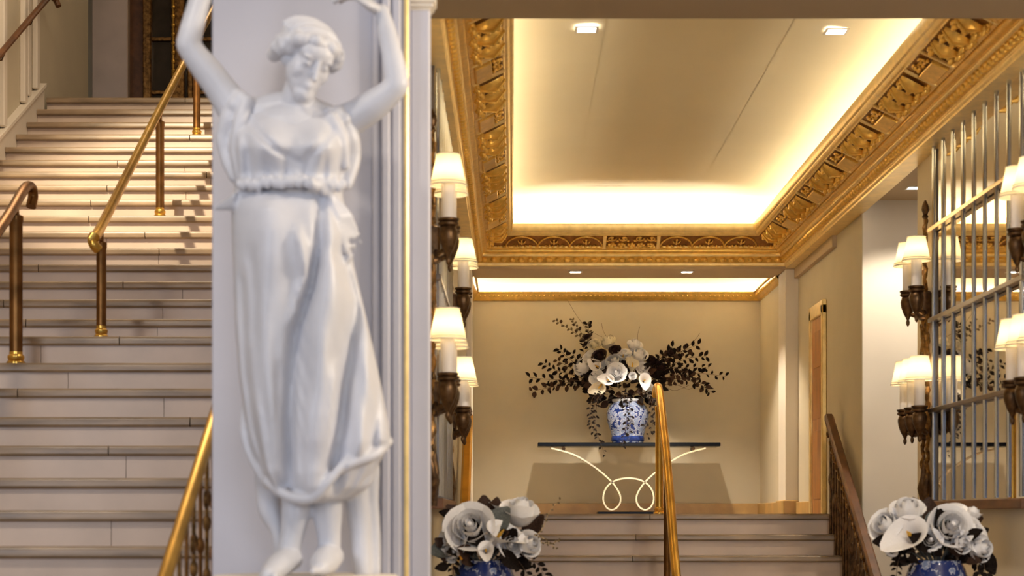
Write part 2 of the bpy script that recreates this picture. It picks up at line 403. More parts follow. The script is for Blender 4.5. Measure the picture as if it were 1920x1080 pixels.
wobj('torus_moulding', frame_sweep(MB(), arcprof(.25, 2.505, .268, 2.468, .012)+[(.281, 2.464), (.281, 2.456)]), M['gold'], fr)
wobj('fillet_moulding', frame_sweep(MB(), [(.281, 2.458)]+arcprof(.284, 2.457, .296, 2.434, .006)), M['gold_light'], fr)
wobj('rope_bed', frame_sweep(MB(), [(.298, 2.434), (.310, 2.420), (.325, 2.386), (.331, 2.384)]), M['gold'], fr)
wobj('cornice_fascia', frame_sweep(MB(), [(.331, 2.386), (.333, 2.378)]+arcprof(.334, 2.376, .345, 2.345, .005)+[(.347, 2.331), (.475, 2.331), (.475, 2.36)]), M['gold_light'], fr)
wobj('curved_cove', frame_sweep(MB(), [(-.55+.97*math.sin(t), 2.72+.228*math.cos(t)) for t in np.linspace(0, PI/2, 14)]), M['ceil'], bpy.data.objects['ceiling.002'])
# trough that holds the cove light, behind the lip
wobj('cove_trough', frame_sweep(MB(), [(.02, 2.70), (.024, 2.64), (.40, 2.64), (.44, 2.66)]), M['ceil'], fr)
def beads(mb, u, z, r, sp, rx=1.0):
    x0, x1, y0, y1 = cX0-u, cX1+u, cY0-u, cY1+u
    for (a, b) in (((x0, y0), (x0, y1)), ((x0, y1), (x1, y1)), ((x1, y1), (x1, y0))):
        L_ = math.hypot(b[0]-a[0], b[1]-a[1]); n = int(L_/sp)
        along_y = abs(b[1]-a[1]) > .1
        for i in range(n):
            t = (i+.5)/n; p = (a[0]+(b[0]-a[0])*t, a[1]+(b[1]-a[1])*t, z)
            mb.ell(p, (r, r*rx, r) if along_y else (r*rx, r, r), 6, 4)
    return mb
props(wobj('rope_beads', beads(MB(), .312, 2.408, .026, .085, 1.3), M['gold'], fr, 60), kind='stuff')
props(wobj('pearl_beads', beads(MB(), .214, 2.520, .014, .05), M['gold'], fr, 60), kind='stuff')
# cove light strips
led = thing('cove_light_strip', (1.1, 13, 2.64), 'warm light strip hidden behind the gilded ceiling frame', 'light strip')
for n_, b in (('strip', (cX0-.2, cX0-.17, cY0, cY1)), ('strip', (cX1+.17, cX1+.2, cY0, cY1)), ('strip', (cX0-.1, cX1+.1, cY1+.17, cY1+.2)), ('strip', (cX0-.1, cX1+.1, cY0-.2, cY0-.17))):
    wobj(n_, MB().box(b[0], b[1], b[2], b[3], 2.642, 2.652), M['led_side' if b[1]-b[0] < .1 else 'led'], led)

# relief ornaments on the frieze; local x = along, y = across (inner to outer), z = proud of the band
def frame_of(side, s, v):
    """matrix of a point on the frieze: side L/R/B, s = along coordinate (world), v 0..1 across"""
    u = .055+.19*v; z = 2.603-.091*v
    sl = Vector((.19, -.091)).normalized()
    if side == 'L': o = (cX0-u, s, z); ac = Vector((-sl[0], 0, sl[1])); al = Vector((0, 1, 0))
    elif side == 'R': o = (cX1+u, s, z); ac = Vector((sl[0], 0, sl[1])); al = Vector((0, 1, 0))
    else: o = (s, cY1+u, z); ac = Vector((0, sl[0], sl[1])); al = Vector((1, 0, 0))
    nn = al.cross(ac)
    if nn.z > 0: nn = -nn
    m = Matrix((al, ac, nn)).transposed().to_4x4(); m.translation = Vector(o)+Vector((0, 0, E))
    return m
def leaf_ornament():
    mb = MB()
    def fn(a, b):
        t = b; w = .036*math.sin(PI*min(1, t*.92+.06))**.7
        x = (a-.5)*2*w; zz = (.058*(1-abs(a-.5)*1.5)+.016*abs(math.sin(PI*5*a)))*math.sin(PI*(t*.9+.08))**.5
        return (x+.02*(t-.5), -.075+.155*t, max(0, zz))
    mb.grid(fn, 8, 8)
    mb.tube([(-.012, -.08, .03), (0, 0, .068), (.012, .078, .03)], [.008, .014, .005], 6)
    return mb.mesh('acanthus_leaf', 0, 50)
def rosette():
    mb = MB(); mb.ell((0, 0, .02), (.026, .020, .034), 8, 5)
    for k in range(5):
        a = 2*PI*k/5; mb.ell((.026*math.cos(a), .018*math.sin(a), .006), (.02, .014, .024), 6, 4)
    return mb.mesh('rosette', 0, 60)
def plaque():
    mb = MB(); mb.cbox(-.17, .17, -.052, .052, 0, .03, .006)
    return mb.mesh('plaque', 0, 30)
def scroll():
    mb = MB()
    for (cx_, cy_, d) in ((-.07, -.01, 1), (.07, -.01, -1)):
        pts = [(cx_+d*(.055-.008*i/2)*math.cos(i*.7), cy_+(.03-.004*i/2)*math.sin(i*.7), .012) for i in range(9)]
        mb.tube(pts, .009, 6)
        mb.ell((cx_, cy_, .012), (.016, .01, .014), 6, 4)
    for x in (-.12, 0, .12): mb.ell((x, .02, .01), (.02, .012, .014), 6, 4)
    return mb.mesh('scroll', 0, 60)
def bar():
    return MB().cbox(-.012, .012, -.105, .105, 0, .02, .004).mesh('divider_bar', 0, 30)
def arch():
    mb = MB(); mb.tube([(.15*math.cos(a), .085-.17*math.sin(a), .006) for a in np.linspace(0, PI, 13)], .009, 6)
    return mb.mesh('arch_relief', 0, 60)
def fleur():
    mb = MB(); mb.ell((0, .01, .01), (.012, .045, .014), 6, 5)
    for d in (-1, 1): mb.tube([(0, .03, .008), (d*.03, .0, .012), (d*.04, -.03, .008)], [.006, .009, .004], 6)
    mb.ell((0, -.05, .012), (.014, .012, .014), 6, 4)
    for d in (-.085, -.045, .045, .085): mb.ell((d, .07, .01), (.013, .014, .012), 6, 4)
    return mb.mesh('fleur_relief', 0, 60)
OR = {k: f() for k, f in (('acanthus_leaf', leaf_ornament), ('rosette', rosette), ('plaque', plaque), ('scroll', scroll), ('divider_bar', bar), ('arch_relief', arch), ('fleur_relief', fleur))}
for k, me in OR.items(): me.materials.append(M['gold_light'] if k in ('divider_bar',) else M['gold'])
frw = wl(fr)
def orn(k, side, s, v, sx=1, sy=1, rz=0):
    o = bpy.data.objects.new(k, OR[k]); COL.objects.link(o); o.parent = fr
    o.matrix_local = frame_of(side, s, v) @ Matrix.Rotation(rz, 4, 'Z') @ Matrix.Diagonal((sx, sy, 1, 1))
    return o
P0, PER = 10.63, 1.37
for side in 'LR':
    for b in range(-2, 6):
        yc = P0+PER*b
        if 8.9 < yc < 16.9:
            orn('plaque', side, yc, .66)
            orn('scroll', side, yc, .24)
            for d in (-.22, .22):
                orn('divider_bar', side, yc+d, .5)
        for k in range(3):
            yl = yc+.36+.27*k
            if 8.9 < yl < 17.05:
                orn('acanthus_leaf', side, yl, .42, 1.0, 1.0)
                if k < 3:
                    for v in (.22, .5, .78):
                        if v != .5 or k < 2: orn('rosette', side, yl+.135, v, 1.25, 1)
                orn('rosette', side, yl+.02, .86, 1.2, 1)
xm = at(1184, 0, 17.36).x
for d in (-.13, .13): orn('scroll', 'B', xm+d, .26, .8, 1.2)
for d in range(5): orn('rosette', 'B', xm-.18+.09*d, .72, 1, 1.2)
orn('divider_bar', 'B', xm-.25, .5, 1.4); orn('divider_bar', 'B', xm+.25, .5, 1.4)
for sgn in (-1, 1):
    for k in range(3 if sgn > 0 else 4):
        x = xm+sgn*(.42+.3*k)
        if cX0 < x < cX1+.05:
            orn('arch_relief', 'B', x, .5); orn('fleur_relief', 'B', x, .5, .9, .8)

# alcove cornice with its own light strip
mb = MB()
PR = [(0, 2.258), (.02, 2.262), (.03, 2.272), (.05, 2.300), (.062, 2.318), (.066, 2.335), (.086, 2.340), (.086, 2.352), (.0, 2.352)]
ax0, ax1 = XL, 2.605
ring = []
for u, z in PR:
    ring.append([(ax0+u, 18.0, z), (ax0+u, YB-u, z), (ax1-u, YB-u, z), (ax1-u, 18.0, z)])
mb.loft(ring, caps=False, closed=False)
ac = struct('trim_7', mb, M['gold'], 'slim gilded cornice around the alcove above the flowers', 'trim')
mb = MB()
n = 60
for i in range(n): mb.ell((ax0+.1+(ax1-ax0-.2)*i/(n-1), YB-.052, 2.312), (.014, .014, .016), 6, 4)
for i in range(28): mb.ell((ax1-.052, 18.05+1.45*i/27, 2.312), (.014, .014, .016), 6, 4)
props(wobj('bead_row', mb, M['gold'], ac, 60), kind='stuff')
led2 = thing('cove_light_strip', (1.1, 19.5, 2.353), 'bright light strip on top of the slim alcove cornice', 'light strip')
wobj('strip', MB().box(ax0+.03, ax1-.03, YB-.045, YB-.025, 2.353, 2.362), M['led_back'], led2)
wobj('strip', MB().box(ax0+.02, ax0+.04, 18.1, YB-.05, 2.353, 2.362), M['led_back'], led2)
wobj('strip', MB().box(ax1-.04, ax1-.02, 18.1, YB-.05, 2.353, 2.362), M['led_back'], led2)

# recessed downlights
def downlight(pxx, pyy, Y, z, size, label, e, spot=70):
    t = thing('downlight', ((pxx-CX)*Y/F, Y, z), label, 'downlight', 'recessed downlights')
    s = size
    mb = MB()
    for a, b, c, d in ((-s-.015, s+.015, -s-.015, -s), (-s-.015, s+.015, s, s+.015), (-s-.015, -s, -s, s), (s, s+.015, -s, s)):
        mb.box(a, b, c, d, -.006, .0)
    lobj('trim_ring', mb, M['cream'], t); lobj('lens', MB().box(-s, s, -s, s, -.004, -.001), M['downlight'], t)
    if e:
        x = (pxx-CX)*Y/F
        lamp('downlight_beam', 'SPOT', (x, Y, z-.03), (x, Y, z-3), e, WARM2, .05, spot=spot, blend=.5)
downlight(1100, 55, 2.93*F/(HY-55), 2.93, .055, 'square downlight in the ceiling panel near the statue', 130)
downlight(1568, 58, 2.93*F/(HY-58), 2.93, .055, 'square downlight in the ceiling panel near the barred mirror', 130)
downlight(1079, 510, 17.75, 2.325, .05, 'flat downlight in the header above the flower branches', 120, 110)
downlight(1288, 510, 17.75, 2.325, .05, 'flat downlight in the header above the handrail', 120, 110)
downlight(1715, 352, 13.8, 2.43, .05, 'downlight in the low side passage ceiling', 60, 120)
# ------------------------------------------------------------------ handrails of the wide staircase
def post(root, x, y, z0, z1, r, mat_='brass_dark'):
    h = z1-z0
    wobj('post', MB().lathe([(r, .03), (r, h-.05), (r*1.12, h-.04), (r*1.12, h-.01), (r*.5, h), (r*.45, h+.05)], 16, (x, y, z0)), M[mat_], root)
    wobj('post_base', MB().lathe([(r*1.45, 0), (r*1.45, .012), (r*1.15, .022), (r*1.3, .035), (r*1.3, .046), (r*1.02, .056), (r*1.02, .07)], 16, (x, y, z0)), M['brass'], root)
# centre rail, upper flight
rr = thing('handrail', at(190, 628, 10.86), 'brass handrail with three posts climbing the upper flight of steps', 'handrail')
pts = [at(184, 468, 10.72), at(176, 458, 10.70), at(174, 445, 10.72), at(186, 432, 10.80), at(243, 318, 12.05), at(300, 205, 13.55), at(372, 68, 15.55), at(408, 2, 16.6)]
wobj('rail', MB().tube(bez(pts, 6), .030, 12), M['brass'], rr)
post(rr, (190-CX)*10.86/F, 10.86, stZ(7), at(0, 452, 10.86).z, .029)
post(rr, (300-CX)*13.58/F, 13.58, stZ(14), at(0, 226, 13.58).z, .031)
post(rr, (369-CX)*15.6/F, 15.6, stZ(20), at(0, 98, 15.6).z, .031)
# centre rail, lower flight, ending in a curl
rr = thing('handrail', at(30, 672, 10.52), 'brass handrail curling over its end post below the stair landing', 'handrail')
pts = [at(-330, 880, 7.6), at(-150, 640, 8.95), at(0, 428, 10.2), at(38, 366, 10.6), at(50, 350, 10.75), at(59, 352, 10.82), at(62, 368, 10.85), at(58, 388, 10.83)]
wobj('rail', MB().tube(bez(pts, 6), .030, 12), M['brass_dark'], rr)
post(rr, (30-CX)*10.52/F, 10.52, stZ(6), at(0, 402, 10.52).z, .037, 'brass_dark')
for n_ in (3, 0, -4):
    Y = stY(n_)+.1; post(rr, -2.8, Y, stZ(n_), stZ(n_)+.80, .033)
# balustrade on the open side near the pillar
rr = thing('balustrade', (-1.2, 6.9, ZF), 'shiny brass stair balustrade with ornate balusters beside the pillar', 'balustrade')
pts = [at(150, 1595, 5.1), at(300, 1112, 6.36), at(310, 1080, 6.46), at(397, 800, 7.46), at(425, 705, 7.86)]
wobj('rail', MB().tube(bez(pts, 5), .022, 12, flat=1.25), M['brass'], rr)
def rail_z(Y): return at(310, 1080, 6.46).z+(Y-6.46)*(at(397, 800, 7.46).z-at(310, 1080, 6.46).z)
for k in range(14):
    Y = 5.6+.15*k; zt = rail_z(Y)-.02; zb = max(ZF, zt-.82)
    mb = MB().tube([(-1.185, Y, zb), (-1.185, Y, zt)], .008, 8)
    for q in (.2, .45, .7): mb.ell((-1.185, Y, zb+(zt-zb)*q), (.016, .016, .035), 8, 6)
    wobj('baluster', mb, M['gilt_bronze'] if k % 2 else M['brass_dark'], rr)
    if k % 2:
        z_ = zt-.16
        mb = MB().tube([(-1.185, Y+.06*math.cos(a)*(1-a/9), z_+.05*math.sin(a)*(1-a/9)) for a in np.linspace(0, 7, 18)], .008, 6)
        wobj('scroll', mb, M['gilt_bronze'], rr)
mb = MB().tube([(-1.185, 5.5, rail_z(5.5)-.80), (-1.185, 7.7, rail_z(7.7)-.80)], .018, 8)
wobj('bottom_rail', mb, M['brass_dark'], rr)
# rail on the stair wall
rr = thing('wall_handrail', at(0, 105, 14.8), 'dark wooden handrail fixed to the stair wall', 'handrail')
pts = [at(-120, 245, 13.1), at(0, 102, 14.8), at(84, 3, 16.2), at(94, -6, 16.4), at(104, 0, 16.5), at(110, 12, 16.5)]
wobj('rail', MB().tube(bez(pts, 5), .026, 10), M['woodrail'], rr)
for q in ((8, 96, 14.9), (62, 30, 15.8)):
    a = at(*q); wobj('bracket', MB().tube([a+Vector((0, 0, -.02)), a+Vector((-.02, 0, -.07)), Vector((XS0+.01, a.y, a.z-.09))], .008, 8), M['bronze'], rr)

# ------------------------------------------------------------------ handrails of the alcove steps
rr = thing('handrail', at(1236, 963, 15.45), 'honey brass handrail rising in the middle of the alcove steps', 'handrail')
xc = at(1236, 0, 15.45).x
pts = [Vector((xc-.012, 15.66, at(0, 742, 15.66).z)), Vector((xc-.012, 15.58, at(0, 729, 15.6).z)), at(1236, 733, 15.4), at(1247, 830, 14.6), at(1256, 930, 13.95), at(1268, 1080, 13.15), at(1300, 1370, 11.9)]
wobj('rail', MB().tube(bez(pts, 6), .030, 12, flat=1.15), M['brass'], rr)
post(rr, xc+.004, 15.50, .02, at(0, 760, 15.5).z, .033, 'brass')
Y2 = 14.2; z2 = .02-.166*4
post(rr, at(1251, 0, Y2).x, Y2, z2, at(0, 900, Y2).z, .027, 'brass_dark')
post(rr, at(1290, 0, 12.5).x, 12.5, ZF, at(0, 1215, 12.5).z, .03, 'brass_dark')
def side_balustrade(x, label, sgn, yA=15.25, yB=13.95):
    rr = thing('balustrade', (x, 14.5, ZF), label, 'balustrade')
    zA = (HY-790)*yA/F; zB = (HY-978)*yB/F
    sl = (zA-zB)/(yA-yB)
    zz = lambda Y: zA+(Y-yA)*sl
    mb = MB().prism([(a*.045, b*.03) for a, b in ((-1, -1), (1, -1), (1, .3), (.6, 1), (-.6, 1), (-1, .3))], 1, 0, 1)
    rail = []
    for Y in (yA+.06, yB-.9):
        rail.append([(x+a*.038, Y, zz(Y)+b*.028) for a, b in ((-1, -1), (1, -1), (1, .3), (.6, 1), (-.6, 1), (-1, .3))])
    wobj('rail', MB().loft(rail), M['woodrail'] if sgn > 0 else M['brass'], rr)
    r2 = MB().tube([(x, yA, zz(yA)-.12), (x, yB-.9, zz(yB-.9)-.12)], .012, 8)
    wobj('under_rail', r2, M['gilt_bronze'], rr)
    for k in range(18):
        Y = yA-.02-.12*k; zt = zz(Y)-.02
        zb = max(ZF, .02-.166*max(0, math.ceil((15.3-Y)/.28)))
        mb = MB().tube([(x, Y, zb), (x, Y, zt)], .011, 8)
        mb.ell((x, Y, zb+(zt-zb)*.5), (.02, .02, .06), 8, 6)
        wobj('baluster', mb, M['bronze'], rr)
        mb = MB().tube([(x-.004, Y-.06+.045*math.cos(a), zt-.19+.04*math.sin(a)) for a in np.linspace(0, 2*PI, 13)], .008, 6)
        mb.ell((x-.02, Y, zt-.075), (.018, .02, .03), 6, 5)
        wobj('scroll', mb, M['gilt_bronze'], rr)
    return rr
side_balustrade(2.60, 'bronze balustrade with scrolled balusters and wooden rail beside the cream wall', 1)
side_balustrade(-.355, 'bronze balustrade end glimpsed behind the sconces and white flowers', -1, 15.1, 13.9)

# ------------------------------------------------------------------ door on the landing
d1 = props(wobj('door_1', MB().cbox(2.675, 2.694, 16.06, 16.62, .02, 1.74, .004), M['wood']), 'honey wooden door with gilded frame beside the steps', 'door', None, 'structure')
for a, b, z0, z1 in ((15.98, 16.06, .02, 1.82), (16.62, 16.70, .02, 1.82), (15.98, 16.70, 1.74, 1.86)):
    wobj('door_frame', MB().cbox(2.655, 2.694, a, b, z0, z1, .006), M['gold_light'], d1)
for z0, z1 in ((.15, .75), (.85, 1.2), (1.3, 1.62)):
    wobj('door_panel', MB().cbox(2.668, 2.676, 16.14, 16.54, z0, z1, .004), M['wood'], d1)
# glazed bronze doors on the upper landing
d2 = props(wobj('door_2', MB().box(at(282, 0, 19.8).x, at(420, 0, 19.8).x, 19.86, 19.88, 3.75, 6.2), M['glass_dark']), 'dark glazed doors in bronze frames at the top of the stairs', 'door', None, 'structure')
for a, b in ((268, 284), (321, 346), (352, 362), (400, 420)):
    wobj('door_stile', MB().cbox(at(a, 0, 19.8).x, at(b, 0, 19.8).x, 19.78, 19.9, 3.70, 6.3, .01), M['gilt_bronze'], d2)
for y in (172, 72):
    z = at(0, y, 19.8).z
    wobj('door_rail', MB().cbox(at(282, 0, 19.8).x, at(324, 0, 19.8).x, 19.82, 19.9, z-.02, z+.02, .005), M['gilt_bronze'], d2)
    wobj('door_rail', MB().cbox(at(360, 0, 19.8).x, at(402, 0, 19.8).x, 19.82, 19.9, z-.02, z+.02, .005), M['gilt_bronze'], d2)
mb = MB().tube([at(325, 150, 19.7), at(325, 0, 19.7)], .014, 8)
for k in range(9): mb.ell(at(325, 150-17*k, 19.7), (.024, .024, .03), 8, 6)
wobj('door_pull', mb, M['brass'], d2)

# ------------------------------------------------------------------ barred mirrors
def mirror(name, X, sgn, label):
    """sgn: +1 wall at +X (faces -X)"""
    y0, y1 = 9.66, 11.85
    zb, rows, hh = .095, 4, .5725
    t = thing(name, (X, (y0+y1)/2, zb), label, 'mirror')
    f = lambda d: X-sgn*d
    bx = lambda d0, d1, *r: MB().cbox(min(f(d0), f(d1)), max(f(d0), f(d1)), *r, .003)
    wobj('backing_board', MB().box(min(f(.001), f(.008)), max(f(.001), f(.008)), y0, y1, zb, zb+rows*hh), M['steel_dark'], t)
    for r in range(rows):
        wobj('mirror_pane', MB().box(min(f(.009), f(.012)), max(f(.009), f(.012)), y0+.01, y1-.01, zb+r*hh+.002, zb+(r+1)*hh-.002), M['mirror'], t)
    nb = 8
    for k in range(nb+1):
        y = y1-.10-k*(y1-y0-.16)/nb
        wobj('bar', MB().tube([(f(.045), y, zb+.01), (f(.045), y, zb+rows*hh)], .0125, 10), M['chrome'], t)
    for r in range(1, rows+1):
        z = zb+r*hh
        wobj('cross_rail', bx(.02, .062, y0, y1, z-.014, z+.014), M['steel_dark'] if r in (1, 2) else M['nickel'], t)
    for a, b in ((y0-.008, y0+.012), (y1-.012, y1+.008)):
        wobj('side_frame', bx(.0, .03, a, b, zb-.02, zb+rows*hh+.01), M['steel_dark'], t)
    wobj('sill', bx(.0, .075, y0-.03, y1+.03, zb-.055, zb-.001), M['woodrail'], t)
mirror('barred_mirror', XR, 1, 'tall mirror with chrome bars and steel cross rails over a wooden sill')
mirror('barred_mirror', XL, -1, 'mirror seen edge-on behind the sconces next to the pillar')

# ------------------------------------------------------------------ sconces
SH = [(.052, .0), (.054, -.012), (.072, -.09), (.088, -.150), (.090, -.156)]
def shade_mesh():
    mb = MB(); n = 24
    rings = []
    for i, (r, z) in enumerate([(.058, 0), (.062, -.02), (.072, -.07), (.082, -.12), (.090, -.155)]):
        rings.append([(r*(1+.012*(-1)**k)*math.cos(2*PI*k/n), r*(1+.012*(-1)**k)*math.sin(2*PI*k/n), z) for k in range(n)])
    mb.loft(rings, caps=False)
    return mb.mesh('lamp_shade', 0, 60)
def ring_mesh(r, z, w):
    return MB().tube([(r*math.cos(a), r*math.sin(a), z) for a in np.linspace(0, 2*PI, 25)[:-1]], w, 6, closed=True).mesh('shade_trim', 0, 60)
ME_SH = shade_mesh(); ME_SH.materials.append(M['shade'])
ME_TR = [ring_mesh(.0915, -.150, .004), ring_mesh(.0885, -.136, .0028), ring_mesh(.0585, 0, .003)]
for m_ in ME_TR: m_.materials.append(M['petal_cream'])
ME_CA = MB().lathe([(.034, 0), (.034, .19), (.028, .2)], 16).mesh('candle_sleeve'); ME_CA.materials.append(M['candle'])
ME_CU = MB().lathe([(.003, -.19), (.010, -.18), (.013, -.165), (.008, -.15), (.014, -.135), (.030, -.105), (.044, -.065), (.048, -.03), (.042, -.008), (.036, 0), (.050, .008), (.052, .018), (.044, .024), (.052, .03), (.054, .04), (.034, .044)], 16).mesh('urn_cup'); ME_CU.materials.append(M['bronze'])
ME_BU = MB().ell((0, 0, 0), (.018, .018, .028), 8, 6).mesh('bulb'); ME_BU.materials.append(emitmat('bulb_glow', (1, .84, .58), 38))
def rod(mb, y, z0, z1, x=.03, r=.012, leaves=True):
    n = int((z1-z0)/.022)
    pts = [(x+.005*math.cos(i*1.3), y+.005*math.sin(i*1.3), z0+(z1-z0)*i/n) for i in range(n+1)]
    mb.tube(pts, [r*(1+.35*(i % 2)) for i in range(n+1)], 6)
    if leaves:
        for i in range(2, n-2, 4):
            s_ = 1 if (i//4) % 2 else -1
            mb.ell((x+.012, y+s_*.018, z0+(z1-z0)*i/n), (.008, .013, .02), 6, 4)
    return mb
def make_sconce():
    t = bpy.data.objects.new('wall_sconce', None); COL.objects.link(t)
    # z here is measured from eye level; x points out of the wall
    mb = rod(MB(), 0, 1.0, 1.93); lobj('upper_stem', mb, M['gilt_bronze'], t)
    for s_ in (-1, 1): lobj('twisted_stem', rod(MB(), s_*.065, .12, 1.30), M['gilt_bronze'], t)
    mb = MB().lathe([(.01, 0), (.022, .012), (.014, .03), (.026, .06), (.02, .09), (.006, .12)], 10, (.03, 0, 1.92))
    mb.ell((.03, .015, 1.98), (.018, .02, .025), 8, 6); lobj('finial', mb, M['bronze'], t)
    mb = MB()
    for a in (-.075, -.03, .03, .075):
        mb.tube([(.03, a*.5, .08), (.04, a, .18), (.03, a*1.1, .28)], [.02, .026, .006], 8)
    mb.tube([(.035, 0, .05), (.04, 0, .22), (.035, 0, .40)], [.02, .026, .006], 8)
    lobj('leaf_crown', mb, M['bronze'], t)
    for zc, ys_ in ((1.43, (-.13, .13)), (.66, (-.22, 0, .22))):
        lobj('bracket_block', MB().cbox(.0, .07, -.06, .06, zc-.16, zc+.02, .01), M['bronze'], t)
        for y in ys_:
            cx_ = .115
            arm = lobj('arm', MB().tube(bez([(.05, y*.25, zc-.10), (.06, y*.7, zc-.13), (cx_, y, zc-.10)], 5), .014, 8), M['bronze'], t)
            for nm, me, z in (('urn_cup', ME_CU, zc), ('candle_sleeve', ME_CA, zc+.04), ('lamp_shade', ME_SH, zc+.355)):
                o = link(nm, me, None, t); o.location = (cx_, y, z)
                if nm == 'lamp_shade':
                    [link('shade_trim', m_, None, o) for m_ in ME_TR]
                    q = link('bulb', ME_BU, None, o); q.location = (0, 0, -.085)
    return t
proto = make_sconce()
sc_spots = [(XR, 12.06, PI, 'bronze candle sconce with cream shades on the wall end beside the side passage'),
            (XR, 9.42, PI, 'bronze candle sconce cut by the picture edge on the near side of the barred mirror'),
            (XL, 9.35, 0, 'larger looking bronze candle sconce against the pillar edge'),
            (XL, 12.15, 0, 'smaller looking bronze candle sconce just behind the one by the pillar')]
for i, (x, y, rz, lab) in enumerate(sc_spots):
    o = proto if i == 0 else copy_tree(proto)
    o.location = (x, y, E); o.rotation_euler = (0, 0, rz)
    props(o, lab, 'sconce', 'bronze candle sconces')

# ------------------------------------------------------------------ console table
YC = 19.2
zt = at(0, 838, YC).z; zt1 = at(0, 831, YC).z
ct = thing('console_table', at(1178, 963, YC), 'narrow black console table on a looping pale metal ribbon base', 'table')
wobj('tabletop', MB().cbox(at(1008, 0, YC).x, at(1347, 0, YC).x, YC-.2, YC+.2, zt, zt1, .004), M['black_glass'], ct)
wobj('base_plate', MB().cbox(at(1120, 0, YC).x, at(1230, 0, YC).x, YC-.17, YC+.17, .02, .048, .004), M['black_glass'], ct)
loop = [(1033, 841), (1075, 853), (1115, 877), (1145, 903), (1160, 925), (1162, 940), (1156, 951), (1146, 956), (1136, 951), (1130, 937), (1133, 920), (1143, 907), (1158, 899.5), (1177, 897)]
P = [(x, y) for x, y in loop]+[(2*1177-x, y) for x, y in loop[-2::-1]]
for d, y_ in ((1, YC-.06),):
    pts = bez([at(x, y, YC)+Vector((0, y_-YC, 0)) for x, y in P], 6)
    mb = MB(); w = .06; h = .008
    rings = []
    for i, p in enumerate(pts):
        t_ = (pts[min(i+1, len(pts)-1)]-pts[max(i-1, 0)]).normalized(); nrm = Vector((-t_.z, 0, t_.x))
        yo = 0.05*math.sin(i/(len(pts)-1)*2*PI*2)*0
        rings.append([p+nrm*h+Vector((0, -w+yo, 0)), p+nrm*h+Vector((0, w+yo, 0)), p-nrm*h+Vector((0, w+yo, 0)), p-nrm*h+Vector((0, -w+yo, 0))])
    wobj('ribbon_base', mb.loft(rings), M['nickel'], ct, 50)
for x in (1056, 1298):
    p = at(x, 842, YC); wobj('mounting_knob', MB().tube([(p.x, YC-.1, p.z), (p.x, YC+.06, p.z)], .02, 12), M['bronze'], ct)

# ------------------------------------------------------------------ vases on pedestals
def pedestal(x, y, label):
    t = thing('pedestal', (x, y, ZF), label, 'pedestal')
    lobj('shaft', MB().lathe([(.17, 0), (.17, .04), (.12, .08), (.11, .7), (.15, .84)], 28), M['cream'], t)
    lobj('top_slab', MB().lathe([(.2, .84), (.21, .85), (.21, .875), (.2, .88)], 28), M['cream'], t)
pedestal(-.149, 10.0, 'cream pedestal under the flower pot next to the pillar')
pedestal(2.275, 10.0, 'cream pedestal under the flower pot next to the barred mirror')
def big_vase(x, y, label):
    t = thing('porcelain_pot', (x, y, -.76), label, 'vase', 'blue porcelain pots')
    lobj('body', MB().lathe([(.09, 0), (.12, .02), (.155, .12), (.175, .24), (.176, .33), (.168, .42), (.150, .48), (.135, .505), (.135, .525), (.122, .525), (.122, .48), (.04, .30)], 36), M['vase_blue'], t)
    lobj('foot_ring', MB().lathe([(.092, 0), (.1, .004), (.1, .016), (.09, .02)], 36), M['cobalt'], t)
    return t
big_vase(-.149, 10.0, 'blue and white porcelain pot of white flowers beside the pillar')
big_vase(2.275, 10.0, 'blue and white porcelain pot of white flowers below the barred mirror')
xv = at(1177, 0, YC).x
vz = thing('porcelain_vase', (xv, YC, zt1), 'blue and white porcelain vase on the black console table', 'vase')
k = YC/F
prof = [(0, 29), (6, 31), (13, 30), (24, 33), (40, 38.5), (56, 40), (68, 36), (74, 30), (78, 28), (82, 29)]
lobj('body', MB().lathe([(r*k, z*k) for z, r in prof]+[(24*k, 82*k), (24*k, 60*k)], 36), M['vase_white'], vz)
lobj('foot_band', MB().lathe([(29.3*k, 2*k), (31.3*k, 5*k), (31.3*k, 10*k), (30.2*k, 13*k)], 36, caps=False), M['cobalt'], vz)
lobj('rim', MB().lathe([(28.4*k, 77*k), (29.8*k, 79*k), (29.8*k, 82*k), (24.5*k, 82.5*k)], 36, caps=False), M['porcelain'], vz)
# ------------------------------------------------------------------ flowers
def axis_frame(ax):
    a = Vector(ax).normalized(); q = a.to_track_quat('Z', 'Y'); return q.to_matrix()
def rose_mesh(name, layers, seed, core):
    r = random.Random(seed); mb = MB(); mb.ell((0, 0, 0), core, 10, 7)
    for (n, rad, zlo, zhi, curl) in layers:
        off = r.uniform(0, 6)
        for k in range(n):
            ph = off+2*PI*k/n; dphi = 2*PI/n*1.35; jz = r.uniform(-.06, .06); jr = r.uniform(.94, 1.06)
            def fn(u, v, ph=ph, dphi=dphi, rad=rad, zlo=zlo, zhi=zhi, curl=curl, jz=jz, jr=jr):
                uu = (u-.5)*2
                w = (.35+.65*math.sin(PI*min(.5, v*.62)))
                a = ph+uu*dphi/2*w
                rho = rad*jr*(math.sqrt(max(0, 1-(1-v)**2))*.88+curl*v**4)*(1+.05*uu)
                z = zlo+(zhi+jz-zlo)*v-.16*uu*uu*v-curl*.25*max(0, v-.8)
                return (rho*math.cos(a), rho*math.sin(a), z)
            mb.grid(fn, 5, 5)
    return mb.mesh(name, 0, 80)
ROSE = rose_mesh('rose_bloom', [(3, .18, -.3, .58, -.1), (3, .32, -.4, .57, -.05), (4, .48, -.5, .52, 0), (5, .66, -.55, .40, .1), (6, .86, -.58, .20, .25)], 1, (.2, .2, .5))
MAGN = rose_mesh('magnolia_bloom', [(2, .30, -.5, .92, -.35), (3, .5, -.5, .88, -.3), (4, .72, -.6, .74, -.05), (4, .92, -.6, .42, .2)], 2, (.3, .3, .62))
